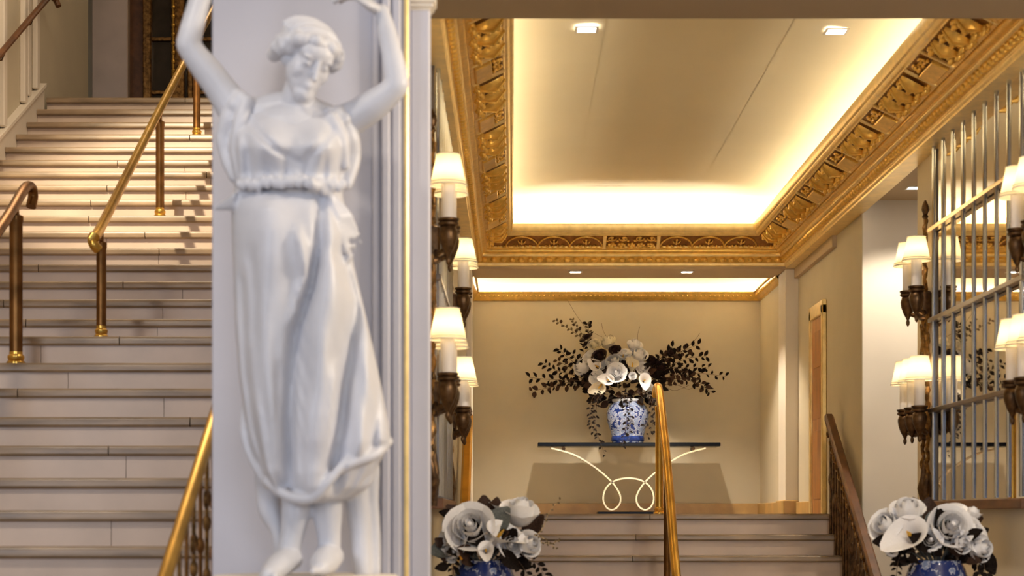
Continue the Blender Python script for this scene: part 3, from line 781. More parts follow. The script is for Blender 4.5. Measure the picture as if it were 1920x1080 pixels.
OPEN = rose_mesh('open_bloom', [(3, .28, -.2, .42, -.1), (4, .5, -.2, .36, .0), (5, .78, -.3, .22, .2), (6, 1.0, -.3, .04, .3)], 3, (.24, .24, .34))
def calla_mesh():
    mb = MB()
    def fn(u, v):
        a = 2*PI*u; r_ = .10+.62*v**1.7
        tip = max(0, math.cos(a))**2*v**3
        return (r_*math.cos(a)*(1+.65*tip), r_*math.sin(a)*(1-.1*v), -1.0+1.35*v-.35*v**4*(1-math.cos(a))*.4+.05*tip)
    mb.grid(fn, 18, 8)
    return mb.mesh('calla_lily', 0, 80)
CALLA = calla_mesh()
SPAD = MB().tube([(0, 0, -.6), (.02, 0, -.1), (.03, 0, .25)], [.06, .09, .03], 8).mesh('spadix'); SPAD.materials.append(M['spadix'])
def leaf_mesh(name, w, fold, curl):
    mb = MB()
    def fn(u, v):
        uu = (u-.5)*2; ww = w*math.sin(PI*(v*.94+.03))**.8
        return (uu*ww, v, fold*abs(uu)*ww-curl*v*v)
    mb.grid(fn, 4, 5)
    return mb.mesh(name, 0, 80)
LEAF = leaf_mesh('leaf', .30, .5, .15); LEAF.materials.append(M['leaf'])
LEAFB = leaf_mesh('broad_leaf', .40, .35, .2); LEAFB.materials.append(M['leaf_brown'])
LEAFG = leaf_mesh('grey_leaf', .42, .3, .25); LEAFG.materials.append(M['leaf_grey'])
BUD = MB().ell((0, 0, 0), (.5, .5, .8), 7, 5).mesh('bud'); BUD.materials.append(M['bud'])
_mc = {}
def put(name, me, mkey, parent, p, ax, s, spin=None, rr_=R):
    """a part given in world coordinates under an arrangement"""
    if mkey:
        key = (me.name, mkey)
        if key not in _mc:
            c = me.copy(); c.materials.clear(); c.materials.append(M[mkey]); _mc[key] = c
        me = _mc[key]
    o = bpy.data.objects.new(name, me); COL.objects.link(o); o.parent = parent
    m = (axis_frame(ax) @ Matrix.Rotation(spin if spin is not None else rr_.uniform(0, 6.28), 3, 'Z')).to_4x4() @ Matrix.Scale(s, 4)
    m.translation = Vector(p)+Vector((0, 0, E))-wl(parent)
    o.matrix_local = m
    return o
def put_leaf(me, parent, p, d, s, roll=None, name='leaf'):
    d = Vector(d).normalized(); up = Vector((R.uniform(-1, 1), -1.1, R.uniform(-.3, 1)))
    z = (up-d*up.dot(d)).normalized(); x = d.cross(z)
    m = Matrix((x, d, z)).transposed().to_4x4() @ Matrix.Scale(s, 4)
    m.translation = Vector(p)+Vector((0, 0, E))-wl(parent)
    o = bpy.data.objects.new(name, me); COL.objects.link(o); o.parent = parent; o.matrix_local = m
    return o
def spray(parent, pts, n, ls, me=None, stem=.004, start=.25, mat_='twig', bud=0, name='branch', spread=1.0):
    """a branch through world points with leaves of its own"""
    P = bez(pts, 6)
    b = wobj(name, MB().tube(P, [stem*(1.25-.8*i/(len(P)-1)) for i in range(len(P))], 5), M[mat_], parent, 60)
    for i in range(n):
        t = start+(1-start)*(i+.5)/n; k_ = t*(len(P)-1); a = int(min(k_, len(P)-2)); p = P[a].lerp(P[a+1], k_-a)
        d = (P[a+1]-P[a]).normalized(); sgn = 1 if i % 2 else -1
        side = Vector((-d.z, R.uniform(-.6, .6), d.x))*sgn
        dd = d*R.uniform(.2, .8)+side*spread*R.uniform(.5, 1)
        if bud and R.random() < bud:
            o = put('bud', BUD, None, b, p+dd*ls*.3, dd, ls*.42)
        else:
            put_leaf(me or LEAF, b, p+dd.normalized()*ls*.15, dd, ls*R.uniform(.7, 1.15))
    return b

# --- arrangement on the console
fa = thing('flower_arrangement', (xv, YC, zt1+.40), 'large spray of white callas and roses with dark leaf branches on the console', 'flowers')
def A(x, y, d=0): return at(x, y, YC-d)
kpx = YC/F
hub = A(1170, 738)
for x, y, r, d in ((1093, 690, 15, .10), (1140, 645, 14, .05), (1190, 650, 13, .02), (1197, 668, 15, .08), (1152, 679, 13, .16), (1118, 708, 11, .2), (1104, 668, 12, .08), (1217, 732, 10, .15), (1170, 662, 10, .12), (1205, 690, 11, .14), (1130, 690, 11, .17)):
    put('white_bloom', OPEN if r < 13 else MAGN, 'petal' if (x+y) % 3 else 'petal_cream', fa, A(x, y, d), (A(x, y, d+.25)-hub), r*kpx*1.22)
put('white_rose', ROSE, 'petal', fa, A(1156, 699, .26), (-.15, -1, .25), 20*kpx)
put('white_rose', ROSE, 'petal', fa, A(1186, 705, .24), (.2, -1, .1), 8*kpx)
put('cream_rose', ROSE, 'petal_cream', fa, A(1114, 646, .1), (-.3, -.8, .6), 13*kpx)
for x, y, r, d, ax, sp in ((1186, 684, 17, .2, (.1, -.5, .9), 1.5), (1209, 712, 16, .24, (.1, -1, .15), -1.6), (1124, 726, 17, .24, (-.3, -.6, -.4), 3.4), (1118, 686, 15, .2, (-.6, -.8, .3), 2.6), (1168, 668, 14, .15, (0, -.5, .9), .6), (1140, 712, 15, .27, (-.2, -.9, .1), 3.0)):
    c = put('calla_lily', CALLA, 'petal' if r != 17 else 'petal_cream', fa, A(x, y, d), ax, r*kpx*1.15, sp)
    o = link('spadix', SPAD, None, c)
for x, y, r, d in ((1124, 668, 16, .19), (1153, 656, 12, .17), (1165, 686, 12, .2), (1259, 661, 12, .06), (1100, 632, 10, .04), (1098, 645, 7, .06), (1134, 697, 9, .2), (1222, 678, 15, .06), (1238, 690, 14, .1), (1225, 700, 12, .12)):
    put('dark_bloom', ROSE if r > 11 else OPEN, 'petal_dark', fa, A(x, y, d), (A(x, y, d+.3)-hub), r*kpx)
branches = [
 ([(1150, 735), (1090, 715), (1040, 712), (992, 708)], 15), ([(1150, 735), (1085, 722), (1035, 726), (997, 734)], 13), ([(1150, 735), (1080, 705), (1045, 695), (1018, 680)], 14),
 ([(1150, 730), (1090, 690), (1062, 668), (1050, 655)], 12), ([(1140, 735), (1090, 720), (1055, 718), (1030, 728)], 12), ([(1150, 730), (1100, 700), (1070, 690), (1045, 675)], 12),
 ([(1140, 730), (1100, 725), (1075, 720), (1052, 716)], 12), ([(1140, 735), (1105, 705), (1085, 680), (1072, 660)], 10), ([(1130, 720), (1105, 690), (1095, 660), (1096, 640)], 10),
 ([(1200, 735), (1250, 700), (1310, 700), (1362, 706)], 16), ([(1200, 735), (1260, 710), (1310, 720), (1333, 736)], 14), ([(1200, 730), (1250, 690), (1290, 672), (1325, 668)], 15),
 ([(1200, 730), (1245, 680), (1275, 660), (1310, 646)], 14), ([(1200, 730), (1240, 690), (1280, 690), (1330, 690)], 16), ([(1205, 730), (1260, 705), (1295, 705), (1322, 728)], 14),
 ([(1200, 730), (1235, 680), (1255, 668), (1290, 655)], 13), ([(1200, 730), (1235, 700), (1260, 690), (1290, 700)], 14), ([(1200, 730), (1225, 690), (1240, 670), (1262, 650)], 12),
 ([(1190, 735), (1220, 710), (1245, 715), (1275, 712)], 13)]
for pl, n in branches:
    d0 = R.uniform(-.05, .12)
    spray(fa, [A(x, y, d0*(.3+i/3)+(.05 if i == 0 else 0)) for i, (x, y) in enumerate(pl)], n, 11*kpx, LEAF if R.random() < .7 else LEAFB, .0035)
spray(fa, [A(1120, 700), A(1105, 650), A(1075, 622), A(1040, 600)], 16, 10*kpx, LEAFB, .003, .35, 'twig', .6, 'bud_branch')
spray(fa, [A(1120, 700), A(1108, 650), A(1085, 618), A(1072, 598)], 10, 9*kpx, LEAFB, .0025, .5, 'twig', .7, 'bud_branch')
spray(fa, [A(1125, 690), A(1112, 645), A(1104, 620), A(1102, 606)], 10, 10*kpx, LEAF, .0025, .5, 'twig', .5, 'bud_branch')
for pl in ([(1120, 700), (1105, 630), (1080, 590), (1064, 563)], [(1150, 690), (1140, 640), (1131, 620), (1128, 606)], [(1150, 690), (1190, 650), (1196, 625), (1200, 612)], [(1240, 690), (1290, 650), (1305, 635), (1312, 625)], [(1150, 690), (1150, 632), (1130, 632), (1115, 625)], [(1240, 720), (1270, 722), (1290, 730), (1300, 726)], [(1240, 722), (1262, 732), (1280, 728), (1292, 722)]):
    wobj('bare_twig', MB().tube(bez([A(x, y, .02) for x, y in pl], 6), .0018, 5), M['twig'], fa, 60)
# trailing vines
for pl, n in (([(1135, 735), (1112, 745), (1106, 780), (1115, 815)], 18), ([(1130, 738), (1118, 750), (1112, 775), (1108, 800)], 14), ([(1140, 740), (1122, 745), (1117, 790), (1122, 826)], 14),
              ([(1165, 735), (1172, 750), (1174, 795), (1166, 838)], 18), ([(1170, 735), (1178, 752), (1182, 785), (1180, 815)], 13),
              ([(1205, 735), (1222, 748), (1228, 780), (1215, 820)], 18), ([(1205, 735), (1218, 745), (1222, 770), (1209, 800)], 13), ([(1200, 735), (1225, 745), (1232, 770), (1230, 812)], 13),
              ([(1115, 800), (1124, 825), (1130, 842), (1136, 855)], 5)):
    spray(fa, [A(x, y, .23) for x, y in pl], n, 7.5*kpx, LEAF, .002, .1, 'twig', 0, 'trailing_vine')
# dark foliage filling the mouth of the vase
for i in range(170):
    x, y = R.uniform(1098, 1238), R.uniform(690, 752)
    if y > 735 and not 1115 < x < 1228: continue
    p = A(x, y, R.uniform(.0, .15)); put_leaf(LEAF if i % 4 else LEAFB, fa, p, (p-hub)+Vector((R.uniform(-.1, .1), 0, R.uniform(-.1, .05))), R.uniform(13, 19)*kpx)

# --- arrangements in the two pots
def pot_flowers(Y, x0, label, blooms, leaves, sprays, extra):
    root = thing('flower_arrangement', ((x0-CX)*Y/F, Y, -.26), label, 'flowers')
    k = Y/F; B = lambda x, y, d=0: at(x, y, Y-d); hub = B(x0, 1062)
    for nm, me, mk, x, y, r, d, ax, sp in blooms:
        o = put(nm, me, mk, root, B(x, y, d), ax if ax else (B(x, y, d+.12)-hub), r*k*1.16, sp)
        if me is CALLA: link('spadix', SPAD, None, o)
        P = bez([hub+Vector((0, 0, -.02)), hub.lerp(B(x, y, d), .5)+Vector((0, .01, .02)), B(x, y, d-.02)], 4)
        wobj('stem', MB().tube(P, .006, 6), M['leaf_grey'], root, 60)
    for me, x, y, dx, dz, s, d in leaves:
        put_leaf(me, root, B(x, y, d), (dx, -.25, dz), s*k)
    for pl, n, ls, me, mt, bd in sprays:
        spray(root, [B(x, y, .12) for x, y in pl], n, ls*k, me, .0025, .15, mt, bd, 'sprig')
    for i in range(46):
        x = x0+R.uniform(-72, 72); y = R.uniform(1005, 1062)
        p = B(x, y, R.uniform(-.08, .16)); put_leaf(LEAF if i % 3 else LEAFB, root, p, (p-hub)+Vector((0, -.02, R.uniform(-.05, .06))), R.uniform(22, 40)*k)
    return root
W, RO, CA, OP = 'petal', ROSE, CALLA, OPEN
pot_flowers(10.0, 908, 'white roses and callas with dark leaves in the pot beside the pillar', [
  ('white_rose', RO, W, 884, 990, 44, .16, (-.15, -1, .45), None), ('white_magnolia', MAGN, W, 975, 966, 33, .05, (.15, -.45, .95), None),
  ('white_magnolia', MAGN, W, 988, 1022, 24, .14, (.7, -.9, .2), None), ('white_bloom', OP, W, 848, 1012, 27, .12, (-.8, -.8, .3), None),
  ('calla_lily', CA, W, 938, 1000, 38, .18, (.5, -.6, .7), -.8), ('calla_lily', CA, W, 911, 1030, 20, .22, (0, -1, .35), -1.5),
  ('calla_lily', CA, W, 940, 950, 22, .02, (-.1, -.2, 1), 2.9), ('white_bloom', OP, W, 842, 978, 16, .05, (-.8, -.6, .5), None), ('white_rose', RO, W, 958, 1022, 22, .17, (.2, -1, .2), None), ('white_magnolia', MAGN, W, 850, 1034, 18, .12, (-.7, -.8, -.1), None)],
 [(LEAFB, 868, 985, -.6, .9, 48, -.02), (LEAFB, 905, 985, .1, 1, 56, -.02), (LEAFB, 920, 970, .3, .7, 40, -.02), (LEAFB, 985, 1010, .5, .8, 55, 0), (LEAFG, 920, 1005, .35, .7, 62, .1), (LEAFG, 955, 1020, .9, .2, 55, .1),
  (LEAF, 860, 975, -.8, .4, 40, 0), (LEAFG, 860, 1030, -1, .05, 55, .1), (LEAF, 940, 1030, .5, -.6, 50, .18), (LEAF, 900, 1025, -.3, .8, 60, .16)],
 [([(960, 1030), (985, 1045), (1005, 1055), (1020, 1078)], 12, 15, LEAF, 'twig', 0), ([(950, 1030), (970, 1050), (985, 1070), (1000, 1100)], 12, 15, LEAF, 'twig', 0),
  ([(870, 1030), (852, 1045), (850, 1070), (855, 1100)], 12, 13, LEAF, 'twig', 0),
  ([(960, 1010), (1010, 1000), (1030, 960), (1052, 935)], 10, 8, BUD, 'twig_gold', 1.0), ([(960, 1020), (1005, 1015), (1030, 1020), (1050, 1012)], 12, 8, BUD, 'twig_gold', 1.0), ([(960, 1020), (1000, 1005), (1020, 1010), (1044, 1030)], 12, 8, BUD, 'twig_gold', 1.0)], 0)
pot_flowers(10.0, 1755, 'white magnolias and callas with dark leaves in the pot below the barred mirror', [
  ('white_magnolia', MAGN, W, 1668, 990, 32, .08, (-.7, -.8, .5), None), ('white_magnolia', MAGN, W, 1702, 964, 30, .1, (-.1, -.6, .9), None),
  ('calla_lily', CA, W, 1705, 1000, 44, .2, (-.35, -.7, .3), -2.4), ('white_rose', RO, W, 1782, 988, 38, .16, (.1, -1, .4), None),
  ('calla_lily', CA, W, 1795, 962, 30, .04, (.4, -.25, .9), .2), ('white_bloom', OP, W, 1825, 1000, 27, .12, (.6, -.8, .4), None),
  ('white_magnolia', MAGN, W, 1833, 1028, 24, .12, (.7, -.9, .0), None), ('white_magnolia', MAGN, W, 1824, 966, 15, .02, (.2, -.1, 1), None), ('white_bloom', OP, W, 1764, 966, 15, .0, (0, -.4, 1), None), ('calla_lily', CA, W, 1672, 1030, 18, .15, (-.6, -.8, -.4), 2.0), ('white_rose', RO, W, 1745, 1012, 20, .18, (-.1, -1, .2), None), ('white_magnolia', MAGN, W, 1800, 1018, 20, .17, (.3, -1, .1), None)],
 [(LEAFB, 1738, 985, 0, 1, 52, .02), (LEAFB, 1725, 975, -.2, .9, 45, -.02), (LEAF, 1690, 1015, -.9, .0, 55, .12), (LEAFG, 1740, 1000, .4, .6, 55, .1), (LEAF, 1760, 1010, 0, .8, 60, .1), (LEAF, 1755, 1030, -.6, .3, 60, .16), (LEAFB, 1800, 990, .8, .5, 46, 0), (LEAFG, 1720, 985, -.2, .9, 50, 0), (LEAF, 1835, 1030, .5, -.8, 55, .0)],
 [([(1715, 1030), (1690, 1040), (1682, 1065), (1680, 1100)], 14, 13, LEAF, 'twig', 0), ([(1720, 1030), (1705, 1035), (1690, 1030), (1676, 1045)], 12, 13, LEAF, 'twig', 0), ([(1800, 1030), (1838, 1040), (1846, 1065), (1848, 1100)], 16, 16, LEAF, 'twig', 0),
  ([(1800, 1030), (1825, 1045), (1835, 1070), (1838, 1100)], 14, 14, LEAF, 'twig', 0), ([(1780, 1030), (1790, 1040), (1805, 1035), (1820, 1050)], 12, 13, LEAF, 'twig', 0)], 0)
# ------------------------------------------------------------------ the marble statue
YS = 6.1
def S(x, y, d=0): return at(x, y, YS-d)
kS = YS/F
def blend_mesh(mb, name, voxel, smooth=4, fac=.5):
    me = bpy.data.meshes.new('tmp'); me.from_pydata([tuple(v) for v in mb.v], [], mb.f)
    import bmesh
    bm = bmesh.new(); bm.from_mesh(me); bmesh.ops.recalc_face_normals(bm, faces=bm.faces); bm.to_mesh(me); bm.free()
    o = bpy.data.objects.new('tmp', me); COL.objects.link(o)
    r = o.modifiers.new('r', 'REMESH'); r.mode = 'VOXEL'; r.voxel_size = voxel
    s = o.modifiers.new('s', 'SMOOTH'); s.iterations = smooth; s.factor = fac
    dg = bpy.context.evaluated_depsgraph_get(); dg.update()
    out = bpy.data.meshes.new_from_object(o.evaluated_get(dg)); out.name = name
    bpy.data.objects.remove(o); bpy.data.meshes.remove(me)
    out.polygons.foreach_set('use_smooth', [True]*len(out.polygons))
    out.transform(Matrix.Translation((0, 0, E)))
    return out
def limb(mb, pts, rad, n=14, sub=5, flat=1):
    P = bez(pts, sub); m = len(rad)-1; rr_ = []
    for i in range(len(P)):
        t = i/(len(P)-1)*m; a = min(int(t), m-1); f = t-a; f = f*f*(3-2*f); rr_.append(rad[a]*(1-f)+rad[a+1]*f)
    mb.tube(P, rr_, n, flat=flat); mb.ell(P[0], rr_[0], n, 8); mb.ell(P[-1], rr_[-1], n, 8)
sta = thing('marble_statue', S(570, 1074), 'white marble statue of a robed woman raising both arms against the pillar', 'statue')
def hand(mb, w, d, palm, s, curl, side):
    """w wrist, d pointing along the hand, palm normal of the palm"""
    d = Vector(d).normalized(); p = Vector(palm); p = (p-d*p.dot(d)).normalized(); x = d.cross(p)*side
    w = Vector(w); M3 = Matrix((x, d, p)).transposed()
    mb.ell(w+d*.045*s, (.038*s, .055*s, .017*s), 12, 8, M3)
    for i, (off, ln) in enumerate(((-.028, .068), (-.010, .080), (.009, .076), (.027, .060))):
        b = w+d*.085*s+x*off*s; c = b; pts = [b-d*.03*s, b]; a = .15
        for sg in (.45, .32, .23):
            a += curl; c = c+(d*math.cos(a)+p*math.sin(a)).normalized()*ln*sg*s; pts.append(c)
        limb(mb, pts, [.0095*s, .0095*s, .009*s, .0075*s], 8, 3)
    b = w+d*.025*s-x*.03*s; q = (d*.65-x*.7+p*.25).normalized()
    limb(mb, [b, b+q*.035*s, b+(q+d*.4).normalized()*.07*s], [.013*s, .011*s, .009*s], 8, 3)
body = MB()
# arms
limb(body, [S(448, 215, -.01), S(402, 150, .02), S(358, 92, .05), S(356, 70, .055), S(372, 10, .04), S(392, -58, .02)], [.062, .050, .041, .039, .036, .026], 16)
hand(body, S(392, -58, .02), (.12, .0, 1), (.9, -.3, 0), 1.1, .25, 1)
limb(body, [S(640, 232, -.01), S(688, 206, .02), S(738, 166, .05), S(742, 140, .055), S(729, 75, .05), S(716, 22, .045)], [.058, .052, .041, .038, .033, .025], 16)
hand(body, S(716, 26, .045), (-.72, -.1, .5), (-.4, .1, -.9), 1.08, .38, -1)
# neck, shoulders, chest
limb(body, [S(555, 235, .0), S(556, 195, .03), S(566, 160, .06)], [.07, .056, .052], 16)
limb(body, [S(450, 222, -.01), S(545, 215, .0), S(636, 236, -.01)], [.058, .075, .056], 16)
body.ell(S(545, 260, .02), (.15, .10, .12), 18, 12)
limb(body, [S(545, 260, .0), S(545, 350, .0), S(550, 440, .0)], [.11, .10, .11], 16)
limb(body, [S(545, 440, .0), S(530, 650, .02), S(560, 880, .02)], [.09, .075, .06], 14)
limb(body, [S(560, 440, .0), S(590, 650, .02), S(612, 880, .0)], [.09, .075, .06], 14)
# head
hc = S(575, 114, .10)
fw = Vector((.40, -.74, -.44)).normalized(); upv = Vector((.40, -.3, 1)); upv = (upv-fw*upv.dot(fw)).normalized(); rt = fw.cross(upv)
H3 = Matrix((rt, fw, upv)).transposed(); hs = 1.03
def HP(a, b, c): return hc+H3 @ Vector((a, b, c))*hs
def he(mb, c, r, nu=14, nv=10): mb.ell(HP(*c), tuple(q*hs for q in r), nu, nv, H3)
he(body, (0, -.018, .03), (.078, .098, .086)); he(body, (0, .022, -.018), (.066, .066, .080)); he(body, (0, .036, -.046), (.052, .050, .060))
he(body, (0, .056, -.088), (.034, .034, .030)); he(body, (0, .052, .040), (.060, .042, .040))
for s_ in (-1, 1):
    he(body, (s_*.029, .082, .026), (.026, .009, .006)); he(body, (s_*.029, .077, .006), (.017, .012, .009)); he(body, (s_*.034, .050, -.022), (.028, .028, .032))
    he(body, (s_*.074, .0, -.008), (.010, .020, .028))
limb(body, [HP(0, .086, .030), HP(0, .098, .0), HP(0, .106, -.030)], [.008, .008, .010], 8, 3)
he(body, (0, .083, -.055), (.018, .008, .005)); he(body, (0, .081, -.065), (.015, .009, .006)); he(body, (0, .078, -.094), (.017, .013, .013))
# legs and feet
limb(body, [S(560, 870, .02), S(556, 950, .03), S(546, 1010, .04), S(538, 1040, .05)], [.060, .050, .038, .036], 16)
limb(body, [S(542, 1046, .04), S(524, 1060, .12), S(504, 1078, .21)], [.042, .040, .026], 14, flat=1.2)
for i, (x, dx) in enumerate(((514, 0), (506, 0), (499, 0), (493, 0), (488, 0))):
    limb(body, [S(x+8, 1072, .17), S(x, 1081, .24-.012*i)], [.015-.0012*i, .012-.001*i], 8, 3)
limb(body, [S(612, 870, .0), S(613, 950, .02), S(617, 1010, .02), S(616, 1036, .01)], [.058, .050, .038, .036], 16)
limb(body, [S(617, 1042, .01), S(609, 1054, .12), S(601, 1066, .2)], [.042, .04, .026], 14, flat=1.2)
for i in range(5):
    limb(body, [S(592+6*i, 1064, .17), S(587+7*i, 1071, .25-.012*i)], [.015-.0012*i, .012-.001*i], 8, 3)
bo = link('body', blend_mesh(body, 'body', .0055, 3), M['marble'], sta); bo.location = -wl(sta)
# hair: smooth crown, fillet band, waved roll around the face, knot behind
hair = MB()
he(hair, (0, -.034, .044), (.092, .108, .076), 20, 14)
for lay, (rx, ry_, zo, sz) in enumerate(((.093, .074, .058, .022), (.096, .066, .036, .020))):
    for i in range(19):
        a = -1.75+3.5*i/18; wv = .006*math.sin(i*2.1+lay)
        p = HP((rx+wv)*math.sin(a), (ry_+wv)*math.cos(a)-.014, zo+.014*math.cos(a)-.030*abs(math.sin(a))**3+.004*math.sin(i*2.6))
        if lay and abs(a) < .95: continue
        hair.ell(p, (sz*hs, sz*hs, sz*1.12*hs), 10, 8, H3)
for s_ in (-1, 1):
    for i in range(7):
        t = i/6; hair.ell(HP(s_*(.088-.014*t), .002-.085*t, .016-.045*t), (.024, .026, .022), 10, 8, H3)
for k_ in range(5):
    q = -.05+.03*k_
    hair.tube([HP(.095*math.sin(a), q-.02, .048+.074*math.cos(a)*math.sqrt(max(.05, 1-((q+.02)/.11)**2))) for a in np.linspace(-1.2, 1.2, 14)], .006, 6)
hair.ell(HP(0, -.145, -.005), (.05, .05, .045), 12, 10, H3)
for i in range(9):
    a = 2*PI*i/9; hair.ell(HP(.035*math.cos(a), -.16, -.005+.032*math.sin(a)), (.02, .02, .02), 8, 6, H3)
o = link('hair', blend_mesh(hair, 'hair', .0055, 1), M['marble'], sta); o.location = -wl(sta)
# gown
rows = [(200, 505, 604, .055), (208, 468, 630, .075), (225, 436, 652, .10), (250, 428, 657, .125), (275, 427, 655, .14), (310, 434, 648, .13), (345, 440, 640, .112), (380, 434, 645, .122), (430, 434, 651, .14),
        (500, 437, 664, .150), (600, 440, 688, .155), (700, 447, 710, .16), (780, 458, 726, .165), (828, 466, 733, .165), (850, 472, 722, .16), (885, 484, 702, .15), (915, 505, 684, .13), (936, 530, 655, .10), (944, 548, 620, .06)]
ry = np.array([r[0] for r in rows], float)
fold = [([(600, 392), (601, 460), (582, 540), (556, 620), (546, 700), (541, 800), (541, 935)], -.040, 11), ([(612, 400), (628, 500), (606, 640), (594, 760), (592, 935)], .036, 30), ([(500, 380), (494, 550), (488, 650), (500, 760), (514, 935)], .034, 44),
        ([(640, 470), (668, 560), (656, 680), (640, 780), (618, 900)], -.046, 15), ([(664, 500), (694, 600), (688, 700), (676, 850)], .020, 12), ([(706, 640), (710, 740), (700, 850)], -.020, 8), ([(452, 520), (462, 700), (490, 880)], -.022, 8),
        ([(560, 440), (575, 520), (552, 600)], .020, 10), ([(522, 700), (520, 800), (528, 930)], -.012, 7), ([(572, 640), (566, 780), (568, 930)], -.010, 6), ([(470, 480), (478, 560), (476, 640)], -.012, 10),
        ([(452, 195), (476, 240), (520, 285), (560, 300)], -.016, 9), ([(636, 220), (620, 250), (585, 290)], -.014, 9), ([(540, 300), (535, 345)], -.010, 7), ([(500, 300), (505, 345)], -.010, 6), ([(575, 300), (572, 345)], -.010, 6), ([(610, 300), (604, 345)], -.010, 6), ([(465, 280), (470, 345)], -.016, 8), ([(448, 250), (452, 345)], .014, 6),
        ([(700, 700), (720, 828)], .015, 9), ([(630, 700), (625, 800), (612, 920)], .018, 9), ([(480, 760), (500, 870), (520, 925)], .015, 9)]
fold = [(np.array(sorted(p, key=lambda q: q[1]), float), a, w) for p, a, w in fold]
def front_disp(x, y):
    d = 0
    for P, a, w in fold:
        if P[0, 1]-30 < y < P[-1, 1]+30:
            xf = np.interp(y, P[:, 1], P[:, 0]); e = min(1, max(0, (y-P[0, 1]+30)/40))*min(1, max(0, (P[-1, 1]+30-y)/40))
            d += 1.5*a*e*math.exp(-((x-xf)/w)**2)
    for cx_, cy_, a, w in ((500, 268, .052, 40), (606, 272, .050, 38), (560, 440, .03, 80), (580, 860, -.02, 40)):
        d += a*math.exp(-(((x-cx_)/w)**2+((y-cy_)/w)**2))
    d += -.026*math.exp(-((y-352)/7)**2)+.014*math.exp(-((y-338)/8)**2)*(1+.6*math.sin(x*.45))
    return d
gown = MB(); rings = []
NC = 110
for y in np.linspace(200, 944, 190):
    xl = np.interp(y, ry, [r[1] for r in rows]); xr = np.interp(y, ry, [r[2] for r in rows]); b = np.interp(y, ry, [r[3] for r in rows])
    ring = []
    for k_ in range(NC):
        a = 2*PI*k_/NC; ca, sa = math.cos(a), math.sin(a)
        sx = math.copysign(abs(ca)**.85, ca); sy = math.copysign(abs(sa)**.85, sa)
        x = (xl+xr)/2+(xr-xl)/2*sx
        dd = -b*sy  # sy<0 -> front
        wgt = max(0, -sa)**.5
        d = dd+front_disp(x, y)*wgt+.012*math.sin(a*11+y*.012)*min(1, max(0, (y-420)/200))*max(0, sa)
        edge = .006*math.sin(a*17)*min(1, max(0, (y-500)/300))
        ring.append(S(x, y, d+edge))
    rings.append(ring)
gown.loft(rings)
# sleeves, shoulder knots, overfold edge, flying ends
limb(gown, [S(446, 186, .03), S(434, 222, .02), S(424, 258, .0), S(428, 296, .0), S(440, 332, .02)], [.035, .040, .036, .028, .02], 12)
limb(gown, [S(462, 190, .06), S(450, 235, .07), S(444, 285, .06), S(452, 335, .06)], [.022, .024, .022, .018], 10)
limb(gown, [S(636, 216, .03), S(652, 256, .02), S(660, 296, .0), S(650, 345, .02)], [.034, .038, .030, .022], 12)
limb(gown, [S(622, 222, .08), S(640, 262, .08), S(646, 310, .06)], [.020, .022, .018], 10)
for x, y, r in ((452, 186, .028), (440, 196, .026), (466, 192, .024), (632, 216, .026), (618, 212, .022), (646, 224, .024)): gown.ell(S(x, y, .05), r, 10, 8)
for i in range(27):
    t = i/26; x = 448+196*t+R.uniform(-2, 2); gown.ell(S(x, 346-16*math.sin(PI*t)*.4+(4 if i % 2 else -2)+R.uniform(-3, 3), .108+.05*math.sin(PI*t)), (.013, .016, .019), 8, 6)
for i in range(10):
    t = i/9; x = 585+62*t; gown.ell(S(x, 344+70*t*t+4*(i % 2), .165-.10*t), (.013, .017, .02), 8, 6)
gown.loft([[S(452, 352, .08), S(440, 362, .10), S(436, 384, .08), S(450, 398, .07), S(452, 375, .03)], [S(424, 370, .05), S(420, 376, .06), S(420, 390, .05), S(428, 396, .05), S(426, 384, .02)], [S(404, 388, .02), S(401, 390, .025), S(401, 394, .02), S(405, 396, .02), S(404, 392, .01)]])
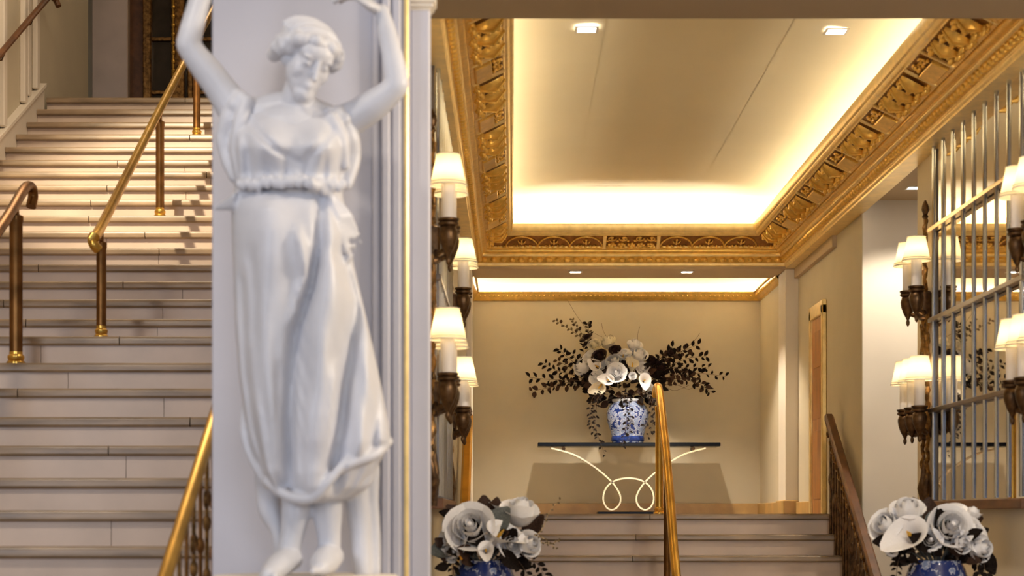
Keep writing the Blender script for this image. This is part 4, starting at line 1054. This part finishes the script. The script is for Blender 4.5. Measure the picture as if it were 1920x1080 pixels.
gown.loft([[S(618, 372, .12), S(640, 372, .10), S(648, 420, .07), S(632, 430, .09)], [S(634, 405, .13), S(662, 402, .09), S(676, 440, .05), S(646, 466, .10)], [S(648, 446, .10), S(682, 450, .04), S(672, 478, .03), S(650, 494, .08)]])
# drapery behind the legs and the curl beside the thigh
limb(gown, [S(660, 890, -.05), S(672, 960, -.06), S(676, 1020, -.05), S(680, 1074, -.03)], [.05, .04, .034, .03], 12)
limb(gown, [S(690, 880, -.07), S(694, 950, -.08), S(700, 1010, -.08), S(700, 1072, -.06)], [.04, .03, .025, .026], 12)
limb(gown, [S(505, 890, -.06), S(505, 950, -.07), S(524, 1000, -.06), S(530, 1050, -.06)], [.05, .042, .03, .03], 12)
limb(gown, [S(458, 765, .0), S(458, 810, .02), S(468, 850, .03), S(486, 880, .05), S(502, 905, .06)], [.012, .016, .016, .02, .022], 10)
limb(gown, [S(472, 780, .06), S(480, 830, .08), S(496, 870, .09)], [.010, .014, .012], 10)
limb(gown, [S(500, 902, .09), S(540, 930, .13), S(585, 934, .15), S(615, 905, .16), S(650, 862, .14)], [.016, .018, .018, .016, .014], 10)
limb(gown, [S(732, 828, .02), S(704, 852, .10), S(660, 868, .14), S(640, 880, .14)], [.012, .018, .018, .014], 10)
limb(gown, [S(640, 905, .06), S(676, 905, .04), S(700, 870, .02)], [.03, .03, .02], 10)
o = link('gown', blend_mesh(gown, 'gown', .0065, 2), M['marble'], sta); o.location = -wl(sta)
ped = MB()
c = S(575, 1078); zt_ = c.z
ped.lathe([(.30, 0), (.30, .02), (.285, .03), (.285, .07), (.31, .09), (.31, .12), (.27, .14)][::-1] and [(.285, -.16), (.30, -.14), (.30, -.11), (.285, -.09), (.285, -.03), (.302, -.02), (.302, -.006), (.296, 0)], 40, (c.x, YS-.02, zt_))
wobj('round_base', ped, M['cream'], sta)
plm = MB().cbox(c.x-.36, c.x+.36, YS-.38, YS+.36, ZF, zt_-.16, .01)
props(wobj('plinth', plm, M['pillar']), 'pale block plinth under the marble statue', 'plinth')
for o in list(bpy.data.objects):
    if o.type == 'MESH' and o.users == 0: bpy.data.objects.remove(o)
